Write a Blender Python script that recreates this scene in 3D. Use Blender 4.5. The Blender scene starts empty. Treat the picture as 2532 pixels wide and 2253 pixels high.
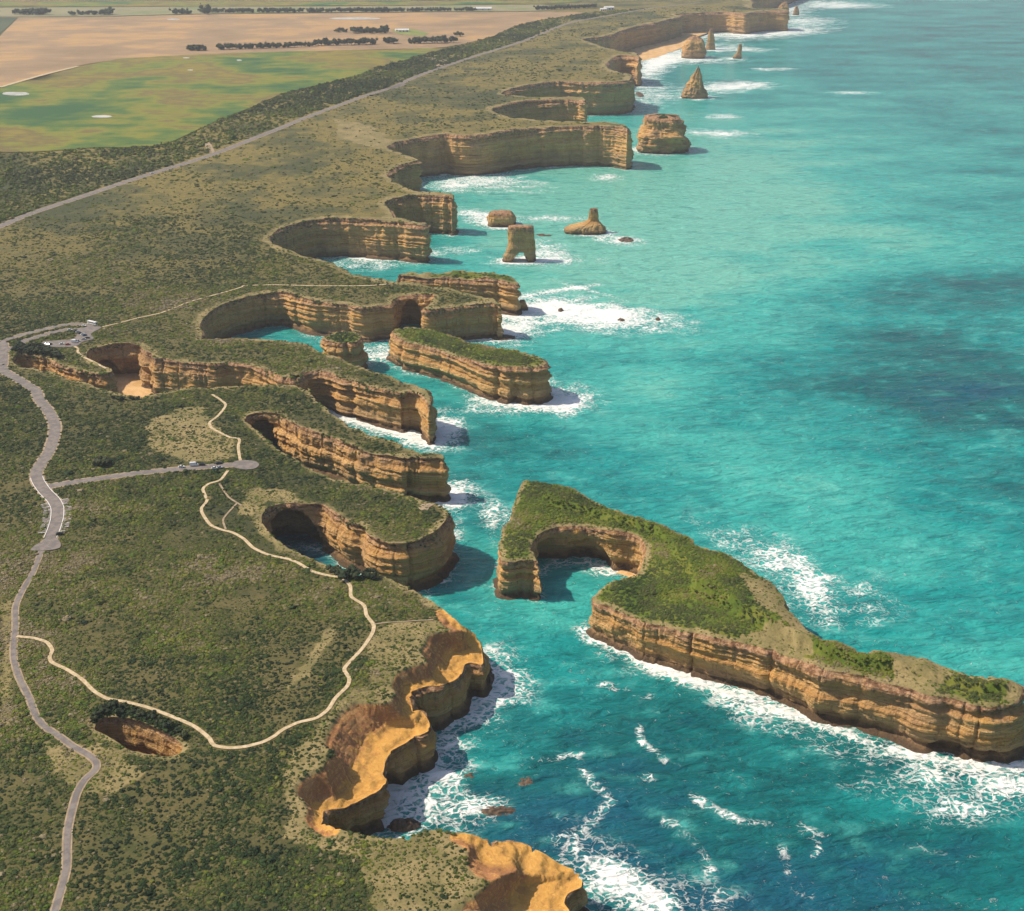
import bpy, math, random
import numpy as np
from mathutils import Vector, kdtree
from mathutils.geometry import delaunay_2d_cdt

random.seed(7)
RNG = np.random.default_rng(11)
SC = bpy.context.scene
COL = SC.collection
R = math.radians

# ------------------------------------------------------------------ camera
CAM_H, PITCH, FPX, IW, IH = 400.0, R(24.26), 3035.0, 2532.0, 2253.0
cam = bpy.data.cameras.new('camera')
cam.lens = FPX / IW * 36.0
cam.sensor_width = 36.0
cam.clip_start, cam.clip_end = 1.0, 80000.0
cam_o = bpy.data.objects.new('camera', cam)
COL.objects.link(cam_o)
cam_o.location = (0, 0, CAM_H)
cam_o.rotation_euler = (math.pi / 2 - PITCH, 0, 0)
SC.camera = cam_o

# ------------------------------------------------------------------ light: sun from the left, a little beyond
SUN_AZ, SUN_EL = R(-80), R(47)        # azimuth from +Y towards +X
world = bpy.data.worlds.new('World')
SC.world = world
world.use_nodes = True
wn = world.node_tree.nodes
sky = wn.new('ShaderNodeTexSky')
sky.sky_type = 'NISHITA'
sky.sun_disc = False
sky.sun_elevation = SUN_EL
sky.sun_rotation = SUN_AZ
sky.air_density, sky.dust_density, sky.ozone_density = 1.0, 2.0, 1.0
wn['Background'].inputs[1].default_value = 0.098
world.node_tree.links.new(sky.outputs[0], wn['Background'].inputs[0])
sun = bpy.data.lights.new('sun', 'SUN')
sun.energy, sun.angle, sun.color = 4.6, R(0.5), (1.0, 0.87, 0.69)
sun_o = bpy.data.objects.new('sun', sun)
COL.objects.link(sun_o)
sun_o.location = (-800, 300, 900)
sd = Vector((math.sin(SUN_AZ) * math.cos(SUN_EL), math.cos(SUN_AZ) * math.cos(SUN_EL), math.sin(SUN_EL)))
sun_o.rotation_euler = sd.to_track_quat('Z', 'Y').to_euler()
SC.view_settings.view_transform = 'Standard'
SC.view_settings.look = 'None'
SC.view_settings.gamma = 1.0
SC.view_settings.exposure = 0.30
SC.render.engine = 'CYCLES'
SC.cycles.max_bounces = 5
SC.cycles.diffuse_bounces = 3
SC.cycles.glossy_bounces = 2
SC.cycles.volume_bounces = 0
SC.cycles.use_denoising = True
SC.cycles.use_adaptive_sampling = True
SC.cycles.adaptive_threshold = 0.025
SC.cycles.caustics_reflective = SC.cycles.caustics_refractive = False

# ------------------------------------------------------------------ photo survey helpers (pixel -> place)
CROPS = {'A': (0, 0, 2.044), 'B': (900, 0, 2.044), 'C': (500, 500, 1.7033), 'G': (0, 0, 1.5723), 'Q': (0, 700, 2.555),
         'E': (500, 900, 2.044), 'I': (1150, 1150, 1.479), 'L': (0, 1250, 1.8133), 'D': (700, 1450, 2.044),
         'F': (1100, 0, 2.044), 'K': (0, 770, 5.11), 'M': (0, 1100, 2.92), 'V': (0, 0, 1 / 1.23875), 'S': (0, 0, 1.0)}


def ss(a, b, x):
    t = np.clip((x - a) / (b - a), 0, 1)
    return t * t * (3 - 2 * t)


def plateau(y):
    return 34 + 14 * ss(1120, 1560, y) + 17 * ss(1520, 2150, y)


def cs(c, u, v):
    x0, y0, s = CROPS[c]
    return x0 + u / s, y0 + v / s


def ray(u, v):
    x, y = (u - IW / 2) / FPX, (v - IH / 2) / FPX
    return np.array([x, math.cos(PITCH) - y * math.sin(PITCH), -math.sin(PITCH) - y * math.cos(PITCH)])


def at(u, v, z=None):
    d = ray(u, v)
    if z is not None:
        t = (z - CAM_H) / d[2]
        return np.array([t * d[0], t * d[1], z])
    z = 45.0
    for _ in range(30):
        t = (z - CAM_H) / d[2]
        z = 0.5 * z + 0.5 * float(plateau(t * d[1]))
    t = (z - CAM_H) / d[2]
    return np.array([t * d[0], t * d[1], z])


def pts(c, seq, z=None):
    out = []
    for p in seq:
        u, v = cs(c, p[0], p[1])
        out.append(at(u, v, p[2] if len(p) > 2 else z))
    return out


def to_px(x, y, z):
    dz = z - CAM_H
    f = y * math.cos(PITCH) - dz * math.sin(PITCH)
    up = y * math.sin(PITCH) + dz * math.cos(PITCH)
    f = np.maximum(f, 1.0)
    return IW / 2 + FPX * x / f, IH / 2 - FPX * up / f


# ------------------------------------------------------------------ numpy noise
def _hash(ix, iy, iz):
    h = (ix.astype(np.int64) * 374761393 + iy.astype(np.int64) * 668265263 + iz.astype(np.int64) * 2147483647) & 0xFFFFFFFF
    h = ((h ^ (h >> 13)) * 1274126177) & 0xFFFFFFFF
    h = ((h ^ (h >> 16)) * 2246822519) & 0xFFFFFFFF
    return ((h ^ (h >> 15)) & 0xFFFFFF) / float(0xFFFFFF)


def vnoise(x, y, z=0.0):
    x = np.asarray(x, float); y = np.asarray(y, float)
    z = np.zeros_like(x) + z
    ix, iy, iz = np.floor(x), np.floor(y), np.floor(z)
    fx, fy, fz = x - ix, y - iy, z - iz
    fx, fy, fz = fx * fx * (3 - 2 * fx), fy * fy * (3 - 2 * fy), fz * fz * (3 - 2 * fz)
    r = 0
    for a in (0, 1):
        for b in (0, 1):
            for c in (0, 1):
                w = (fx if a else 1 - fx) * (fy if b else 1 - fy) * (fz if c else 1 - fz)
                r = r + w * _hash(ix + a, iy + b, iz + c)
    return r * 2 - 1


def fbm(x, y, z=0.0, o=4):
    r, a, f = 0, 0.55, 1.0
    for k in range(o):
        r = r + a * vnoise(np.asarray(x) * f + 17.3 * k, np.asarray(y) * f + 9.1 * k, np.asarray(z) * f + 3.7 * k)
        a *= 0.5
        f *= 2.03
    return r


def in_poly(x, y, poly):
    x = np.asarray(x, float); y = np.asarray(y, float)
    order = np.argsort(y)
    xs, ys = x[order], y[order]
    ins = np.zeros(x.shape, bool)
    n = len(poly)
    for i in range(n):
        x0, y0 = poly[i][:2]
        x1, y1 = poly[(i + 1) % n][:2]
        if y0 == y1:
            continue
        a, b = np.searchsorted(ys, (min(y0, y1), max(y0, y1)))
        if b > a:
            ins[a:b] ^= xs[a:b] < (x1 - x0) * (ys[a:b] - y0) / (y1 - y0) + x0
    out = np.zeros(x.shape, bool)
    out[order] = ins
    return out


# ------------------------------------------------------------------ materials
class Mat:
    def __init__(s, name):
        s.m = bpy.data.materials.new(name)
        s.m.use_nodes = True
        s.t = s.m.node_tree
        s.b = s.t.nodes['Principled BSDF']
        s.b.inputs['Specular IOR Level'].default_value = 0.2

    def n(s, typ, ins=None, **props):
        nd = s.t.nodes.new('ShaderNode' + typ)
        for k, v in props.items():
            setattr(nd, k, v)
        for k, v in (ins or {}).items():
            if isinstance(v, bpy.types.NodeSocket):
                s.t.links.new(v, nd.inputs[k])
            else:
                nd.inputs[k].default_value = v
        return nd

    def pos(s):
        return s.n('NewGeometry').outputs['Position']

    def mapped(s, scale, vec=None):
        return s.n('Mapping', {'Vector': vec or s.pos(), 'Scale': scale}).outputs[0]

    def noise(s, scale, detail=4, rough=0.55, vec=None, dist=0.0):
        return s.n('TexNoise', {'Vector': vec or s.pos(), 'Scale': scale, 'Detail': detail, 'Roughness': rough, 'Distortion': dist}).outputs['Fac']

    def rng(s, v, a, b, c=0.0, d=1.0, smooth=True):
        return s.n('MapRange', {'Value': v, 'From Min': a, 'From Max': b, 'To Min': c, 'To Max': d},
                   interpolation_type='SMOOTHSTEP' if smooth else 'LINEAR').outputs[0]

    def math(s, op, a, b=0.0, c=None, clamp=False):
        nd = s.t.nodes.new('ShaderNodeMath')
        nd.operation = op
        nd.use_clamp = clamp
        for i, v in enumerate((a, b) if c is None else (a, b, c)):
            if isinstance(v, bpy.types.NodeSocket):
                s.t.links.new(v, nd.inputs[i])
            else:
                nd.inputs[i].default_value = v
        return nd.outputs[0]

    def mix(s, f, a, b, blend='MIX'):
        nd = s.t.nodes.new('ShaderNodeMix')
        nd.data_type = 'RGBA'
        nd.blend_type = blend
        for i, v in ((0, f), (6, a), (7, b)):
            if isinstance(v, bpy.types.NodeSocket):
                s.t.links.new(v, nd.inputs[i])
            else:
                nd.inputs[i].default_value = v if i == 0 else (*v, 1) if len(v) == 3 else v
        return nd.outputs[2]

    def ramp(s, f, stops):
        nd = s.n('ValToRGB', {'Fac': f})
        e = nd.color_ramp.elements
        while len(e) < len(stops):
            e.new(0.5)
        for i, (p, c) in enumerate(stops):
            e[i].position = p
            e[i].color = (*c, 1)
        return nd.outputs[0]

    def attr(s, name, typ='GEOMETRY'):
        return s.n('Attribute', attribute_name=name, attribute_type=typ).outputs['Fac']

    def bump(s, h, strength, dist):
        nd = s.n('Bump', {'Height': h, 'Strength': strength, 'Distance': dist})
        s.t.links.new(nd.outputs[0], s.b.inputs['Normal'])

    def col(s, c, rough=0.9):
        if isinstance(c, bpy.types.NodeSocket):
            s.t.links.new(c, s.b.inputs['Base Color'])
        else:
            s.b.inputs['Base Color'].default_value = (*c, 1)
        if isinstance(rough, bpy.types.NodeSocket):
            s.t.links.new(rough, s.b.inputs['Roughness'])
        else:
            s.b.inputs['Roughness'].default_value = rough
        return s.m


def mat_cliff():
    m = Mat('layered_limestone')
    f = m.attr('hf')                                   # 0 at the crest, 1 at the foot
    p = m.pos()
    z = m.n('SeparateXYZ', {'Vector': p}).outputs[2]
    warp = m.noise(0.018, 3, vec=p)
    zz = m.math('MULTIPLY_ADD', warp, 9.0, z)
    lay = m.n('CombineXYZ', {'X': m.math('MULTIPLY', warp, 2.0), 'Z': m.math('MULTIPLY', zz, 0.62)}).outputs[0]
    bands = m.noise(1.0, 5, 0.65, vec=lay)
    lay2 = m.n('CombineXYZ', {'X': 3.0, 'Z': m.math('MULTIPLY', zz, 0.09)}).outputs[0]
    big = m.noise(1.0, 2, 0.5, vec=lay2)
    streak = m.noise(1.0, 4, 0.6, vec=m.mapped((0.55, 0.55, 0.05), p))
    mott = m.noise(0.12, 5, 0.65, vec=p)
    base = m.ramp(bands, [(0.30, (0.20, 0.10, 0.042)), (0.41, (0.45, 0.25, 0.09)), (0.47, (0.66, 0.44, 0.20)), (0.53, (0.46, 0.26, 0.095)), (0.58, (0.60, 0.38, 0.155)), (0.7, (0.24, 0.12, 0.048))])
    base = m.mix(m.rng(big, 0.42, 0.62, 0, 0.6), base, (0.42, 0.205, 0.058))
    base = m.mix(m.rng(mott, 0.5, 0.7, 0, 0.75), base, (0.58, 0.315, 0.075))
    base = m.mix(m.rng(m.noise(0.03, 3, vec=p), 0.5, 0.66, 0, 0.5), base, (0.30, 0.19, 0.115))
    base = m.mix(m.rng(streak, 0.54, 0.7, 0, 0.45), base, (0.13, 0.062, 0.034))
    crest = m.math('ADD', f, m.math('MULTIPLY', m.math('SUBTRACT', mott, 0.5), 0.45))
    rust = m.mix(m.rng(m.noise(0.35, 4), 0.38, 0.62), (0.16, 0.078, 0.044), (0.46, 0.28, 0.165))
    base = m.mix(m.rng(crest, 0.02, 0.22, 0.9, 0.0), base, rust)
    low = m.math('ADD', f, m.math('MULTIPLY', m.math('SUBTRACT', warp, 0.5), 0.7))
    base = m.mix(m.rng(low, 0.58, 0.70, 0, 0.5), base, (0.29, 0.20, 0.12))
    wet = m.math('ADD', z, m.math('MULTIPLY', m.noise(0.15, 4), 6.0))
    base = m.mix(m.rng(wet, 3.6, 7.5, 0.85, 0.0), base, (0.06, 0.043, 0.032))
    hgt = m.math('ADD', m.math('MULTIPLY', bands, 1.3), m.math('ADD', m.noise(0.7, 5, 0.65), m.math('MULTIPLY', streak, 0.6)))
    m.bump(hgt, 1.0, 1.6)
    return m.col(base, 0.92)


def mat_ground(name='heath_ground', lush=False):
    m = Mat(name)
    dry, och, rill = m.attr('dry'), m.attr('ochre'), m.attr('rill')
    a = m.noise(0.006, 5, 0.6)
    b = m.noise(0.05, 5, 0.65)
    c = m.noise(0.6, 4, 0.7)
    green = m.ramp(m.math('ADD', m.math('MULTIPLY', a, 0.6), m.math('MULTIPLY', b, 0.4)),
                   [(0.34, (0.038, 0.046, 0.018)), (0.46, (0.07, 0.07, 0.026)), (0.54, (0.13, 0.11, 0.043)), (0.64, (0.066, 0.074, 0.025))])
    yv = m.n('SeparateXYZ', {'Vector': m.pos()}).outputs[1]
    green = m.mix(m.rng(yv, 1000, 1700, 0, 0.62), green, m.ramp(m.math('ADD', m.math('MULTIPLY', a, 0.7), m.math('MULTIPLY', b, 0.3)), [(0.41, (0.06, 0.072, 0.03)), (0.47, (0.125, 0.115, 0.04)), (0.53, (0.27, 0.21, 0.055)), (0.58, (0.16, 0.135, 0.045)), (0.64, (0.085, 0.09, 0.035))]))
    green = m.mix(m.rng(c, 0.45, 0.6, 0, 0.4), green, (0.05, 0.056, 0.02))
    if lush:
        green = m.ramp(m.math('ADD', m.math('MULTIPLY', a, 0.3), m.math('MULTIPLY', b, 0.7)), [(0.36, (0.045, 0.08, 0.012)), (0.48, (0.09, 0.13, 0.016)), (0.58, (0.145, 0.155, 0.026)), (0.68, (0.085, 0.11, 0.018))])
    tan = m.mix(m.rng(b, 0.4, 0.62), (0.185, 0.16, 0.066), (0.285, 0.225, 0.105))
    tan = m.mix(m.rng(c, 0.48, 0.62, 0, 0.5), tan, (0.12, 0.105, 0.045))
    dd = m.rng(m.math('ADD', dry, m.math('MULTIPLY', m.math('SUBTRACT', b, 0.5), 0.9)), 0.3, 0.7)
    base = m.mix(dd, green, tan)
    och_n = m.math('ADD', och, m.math('MULTIPLY', m.math('SUBTRACT', c, 0.5), 0.09))
    clay = m.mix(m.rng(m.math('ADD', rill, m.math('MULTIPLY', m.math('SUBTRACT', b, 0.5), 0.8)), 0.25, 0.75), (0.57, 0.305, 0.075), (0.40, 0.19, 0.08))
    gul = m.noise(1.0, 4, 0.65, vec=m.n('CombineXYZ', {'X': m.math('MULTIPLY', m.attr('arc'), 0.55), 'Y': m.math('MULTIPLY', m.attr('downslope'), 2.2)}).outputs[0])
    clay = m.mix(m.rng(c, 0.5, 0.62, 0, 0.6), clay, (0.70, 0.41, 0.11))
    clay = m.mix(m.math('MULTIPLY', m.rng(gul, 0.50, 0.60, 0, 0.6), m.rng(m.attr('downslope'), 0.8, 0.5)), clay, (0.25, 0.115, 0.052))
    clay = m.mix(m.math('MULTIPLY', m.rng(gul, 0.46, 0.38, 0, 0.6), m.rng(m.attr('downslope'), 0.85, 0.5)), clay, (0.58, 0.33, 0.13))
    clay = m.mix(m.rng(m.noise(0.25, 5, 0.7), 0.56, 0.66, 0, 0.6), clay, (0.33, 0.15, 0.05))
    zc_ = m.math('MULTIPLY_ADD', m.noise(0.06, 3), 4.0, m.n('SeparateXYZ', {'Vector': m.pos()}).outputs[2])
    strat = m.noise(1.0, 4, 0.7, vec=m.n('CombineXYZ', {'Z': m.math('MULTIPLY', zc_, 0.9)}).outputs[0])
    clay = m.mix(m.rng(strat, 0.5, 0.6, 0, 0.5), clay, (0.30, 0.14, 0.058))
    base = m.mix(m.rng(och_n, 0.05, 0.12), base, clay)
    m.bump(m.math('ADD', c, b), 0.7, 0.7)
    return m.col(base, 0.95)


def mat_scrub(name, cols, var=0.25):
    m = Mat(name)
    t = m.attr('tint', 'INSTANCER')
    n = m.noise(1.3, 3, 0.7)
    c = m.ramp(t, cols)
    c = m.mix(m.rng(n, 0.35, 0.65, var, 0), c, (0.02, 0.024, 0.01))
    m.b.inputs['Subsurface Weight'].default_value = 0.0
    return m.col(c, 0.85)


def mat_plain(name, c1, c2, scale, rough=0.9, bump=0.3, lo=0.4, hi=0.6):
    m = Mat(name)
    n = m.noise(scale, 5, 0.65)
    m.bump(n, bump, 0.3)
    return m.col(m.mix(m.rng(n, lo, hi), c1, c2), rough)


def mat_sea():
    m = Mat('sea_water')
    p = m.pos()
    foam, s, n2, fleck, crest = m.attr('foam'), m.attr('shade'), m.attr('mottle'), m.attr('fleck'), m.attr('crest')
    shal = m.attr('shallow')
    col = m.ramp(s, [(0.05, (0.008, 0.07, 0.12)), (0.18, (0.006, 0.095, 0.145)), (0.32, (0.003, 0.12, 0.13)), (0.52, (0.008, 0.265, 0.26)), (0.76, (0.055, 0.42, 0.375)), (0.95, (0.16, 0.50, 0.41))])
    col = m.mix(m.rng(m.math('ADD', shal, m.math('MULTIPLY', n2, 0.5)), 0.3, 1.1, 0, 0.7), col, (0.03, 0.36, 0.31))
    wn_ = m.n('TexNoise', {'Vector': p, 'Scale': 0.11, 'Detail': 3.0, 'Roughness': 0.6}).outputs['Color']
    wv = m.n('VectorMath', {0: wn_, 1: (13, 13, 0), 2: p}, operation='MULTIPLY_ADD').outputs[0]
    wq = m.mapped((0.75, 1.25, 0), wv)
    vor = m.n('TexVoronoi', {'Vector': wq, 'Scale': 0.25}, feature='DISTANCE_TO_EDGE').outputs['Distance']
    fine = m.noise(0.42, 6, 0.72, vec=wq)
    web = m.rng(vor, 0.0, 0.24, 0.62, -0.2)
    tot = m.math('ADD', m.math('MULTIPLY', foam, 1.15), m.math('ADD', web, m.math('ADD', m.math('MULTIPLY', m.math('SUBTRACT', fine, 0.5), 2.3), m.math('MULTIPLY', n2, 0.75))))
    fo = m.math('MULTIPLY', m.rng(tot, 0.62, 1.3, smooth=False), m.rng(foam, 0.04, 0.25))
    flk = m.math('MULTIPLY', m.rng(m.math('ADD', fine, m.math('MULTIPLY', crest, 0.10)), 0.68, 0.76, 0, 0.7), fleck)
    fo = m.math('MAXIMUM', fo, flk)
    milky = m.rng(m.math('ADD', foam, n2), 0.12, 1.1, 0, 0.65)
    col = m.mix(milky, col, (0.10, 0.47, 0.43))
    ch2 = m.noise(0.22, 4, 0.62, vec=m.mapped((0.42, 1.15, 0), m.n('Mapping', {'Vector': p, 'Rotation': (0, 0, R(-9))}).outputs[0]), dist=0.5)
    ch1 = m.noise(0.085, 3, 0.6, vec=m.mapped((0.36, 1.0, 0), m.n('Mapping', {'Vector': p, 'Rotation': (0, 0, R(-7))}).outputs[0]), dist=0.7)
    dark = m.math('MAXIMUM', m.rng(ch2, 0.53, 0.68, 0, 0.55), m.rng(ch1, 0.52, 0.66, 0, 0.62))  # ripple darkening paints in the wave faces that mirror less sky
    col = m.mix(dark, col, m.mix(1.0, col, (0.3, 0.58, 0.64), 'MULTIPLY'))
    col = m.mix(fo, col, (0.84, 0.86, 0.85))
    rough = m.rng(fo, 0, 1, 0.16, 0.8, smooth=False)
    m.bump(m.math('ADD', m.math('ADD', ch2, m.math('MULTIPLY', ch1, 1.6)), m.math('MULTIPLY', fo, 0.15)), 1.0, 3.0)
    m.b.inputs['IOR'].default_value = 1.33
    m.b.inputs['Specular IOR Level'].default_value = 0.5
    return m.col(col, rough)


M = {}
M['cliff'] = mat_cliff()
M['ground'] = mat_ground()
M['island_top'] = mat_ground('island_turf', True)
M['sea'] = mat_sea()
HEATH = [(0.0, (0.014, 0.03, 0.012)), (0.18, (0.028, 0.054, 0.014)), (0.36, (0.052, 0.076, 0.02)), (0.5, (0.088, 0.094, 0.032)),
         (0.62, (0.08, 0.13, 0.016)), (0.76, (0.155, 0.17, 0.024)), (0.88, (0.18, 0.15, 0.07)), (1.0, (0.25, 0.21, 0.125))]
M['scrub'] = mat_scrub('coastal_heath_leaves', HEATH)
M['tree'] = mat_scrub('dark_tree_leaves', [(0.0, (0.014, 0.024, 0.011)), (0.5, (0.024, 0.04, 0.015)), (1.0, (0.05, 0.066, 0.02))])
M['sand'] = mat_plain('beach_sand', (0.52, 0.32, 0.135), (0.66, 0.44, 0.22), 0.05, 0.95, 0.2)
M['asphalt'] = mat_plain('grey_asphalt', (0.155, 0.14, 0.135), (0.215, 0.19, 0.175), 0.25, 0.9, 0.1)
M['shoulder'] = mat_plain('road_shoulder_gravel', (0.27, 0.21, 0.14), (0.36, 0.28, 0.19), 0.3, 0.95, 0.2)
M['path'] = mat_plain('pale_limestone_path', (0.42, 0.33, 0.20), (0.56, 0.45, 0.295), 0.4, 0.95, 0.2)
M['paint'] = mat_plain('white_road_paint', (0.62, 0.6, 0.57), (0.78, 0.76, 0.74), 1.0, 0.7, 0.1)
M['wetrock'] = mat_plain('wet_reef_rock', (0.06, 0.045, 0.035), (0.15, 0.10, 0.065), 0.4, 0.6, 0.8)
M['bark'] = mat_plain('tree_bark', (0.08, 0.06, 0.045), (0.14, 0.11, 0.085), 2.0, 0.95, 0.4)


# ------------------------------------------------------------------ object helpers
def new_mesh(name, verts, faces, mat, parent=None, attrs=None, smooth=True, kind=None):
    me = bpy.data.meshes.new(name)
    v = np.asarray(verts, np.float32)
    me.vertices.add(len(v))
    me.vertices.foreach_set('co', v.ravel())
    fa = [np.asarray(f, np.int32) for f in (faces if isinstance(faces, (list, tuple)) and len(faces) and isinstance(faces[0], np.ndarray) and faces[0].ndim == 2 else [np.asarray(faces, np.int32)])]
    li = np.concatenate([f.ravel() for f in fa])
    ln = np.concatenate([np.full(len(f), f.shape[1], np.int32) for f in fa])
    me.loops.add(len(li))
    me.loops.foreach_set('vertex_index', li)
    me.polygons.add(len(ln))
    me.polygons.foreach_set('loop_start', np.concatenate([[0], np.cumsum(ln)[:-1]]).astype(np.int32))
    me.polygons.foreach_set('loop_total', ln)
    me.polygons.foreach_set('use_smooth', np.full(len(ln), smooth))
    for k, a in (attrs or {}).items():
        at_ = me.attributes.new(k, 'FLOAT', 'POINT')
        at_.data.foreach_set('value', np.asarray(a, np.float32))
    me.update(calc_edges=True)
    me.validate()
    if mat is not None:
        me.materials.append(mat)
    o = bpy.data.objects.new(name, me)
    COL.objects.link(o)
    if parent is not None:
        o.parent = parent
    if kind:
        o['kind'] = kind
    return o


def empty(name, loc=(0, 0, 0), rz=0.0, kind=None):
    o = bpy.data.objects.new(name, None)
    o.empty_display_size = 1
    COL.objects.link(o)
    o.location = loc
    o.rotation_euler.z = rz
    if kind:
        o['kind'] = kind
    return o


def tag(o, label, cat, group=None):
    o['label'] = label
    o['category'] = cat
    if group:
        o['group'] = group
    return o


def catmull(p, closed, per=8):
    p = np.asarray(p, float)
    n = len(p)
    out = []
    for i in range(n if closed else n - 1):
        if closed:
            a, b, c, d = p[(i - 1) % n], p[i], p[(i + 1) % n], p[(i + 2) % n]
        else:
            a, b, c, d = p[max(i - 1, 0)], p[i], p[i + 1], p[min(i + 2, n - 1)]
        for k in range(per):
            t = k / per
            m1, m2 = (c - a) * 0.35, (d - b) * 0.35
            t2, t3 = t * t, t * t * t
            out.append((2 * t3 - 3 * t2 + 1) * b + (t3 - 2 * t2 + t) * m1 + (-2 * t3 + 3 * t2) * c + (t3 - t2) * m2)
    if not closed:
        out.append(p[-1])
    return np.array(out)


def resample(p, closed, step):
    """step: function of y -> spacing in metres"""
    q = np.vstack([p, p[:1]]) if closed else p
    seg = np.linalg.norm(np.diff(q[:, :2], axis=0), axis=1)
    dens = seg / step(0.5 * (q[1:, 1] + q[:-1, 1]))
    cum = np.concatenate([[0], np.cumsum(dens)])
    n = max(int(cum[-1]), 8)
    t = np.linspace(0, cum[-1], n, endpoint=not closed)
    return np.stack([np.interp(t, cum, q[:, k]) for k in range(q.shape[1])], 1)


def smooth_ring(a, closed, it):
    a = a.copy()
    for _ in range(it):
        if closed:
            a = 0.5 * a + 0.25 * (np.roll(a, 1, 0) + np.roll(a, -1, 0))
        else:
            a[1:-1] = 0.5 * a[1:-1] + 0.25 * (a[:-2] + a[2:])
    return a


def normals2d(p, closed, it):
    q = smooth_ring(p[:, :2], closed, it)
    if closed:
        t = np.roll(q, -1, 0) - np.roll(q, 1, 0)
    else:
        t = np.gradient(q, axis=0)
    n = np.stack([t[:, 1], -t[:, 0]], 1)
    n /= np.linalg.norm(n, axis=1, keepdims=True) + 1e-9
    return n


def area2(p):
    x, y = p[:, 0], p[:, 1]
    return 0.5 * np.sum(x * np.roll(y, -1) - np.roll(x, -1) * y)


def ragged(rim, closed, amp=1.0):
    n = normals2d(rim, closed, 8)
    sc = np.clip(rim[:, 1] / 700, 0.7, 2.5)
    notch = np.clip(1 - np.abs(vnoise(rim[:, 0] / (26 * sc), rim[:, 1] / (26 * sc), 31.0)) / 0.14, 0, 1) + 0.5 * np.clip(1 - np.abs(vnoise(rim[:, 0] / 10, rim[:, 1] / 10, 35.0)) / 0.12, 0, 1)
    d = (fbm(rim[:, 0] / (22 * sc), rim[:, 1] / (22 * sc), 1.5, 4) * 3.0 - 2.4 * notch + fbm(rim[:, 0] / 5, rim[:, 1] / 5, 8.5, 2) * 0.8) * amp * sc ** 0.6
    r = rim.copy()
    r[:, 0] += n[:, 0] * d
    r[:, 1] += n[:, 1] * d
    r[:, 2] += np.clip(fbm(rim[:, 0] / 17, rim[:, 1] / 17, 41.0, 3) * 2.2, -1.8, 0.9) - 0.8 * notch
    return r


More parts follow.
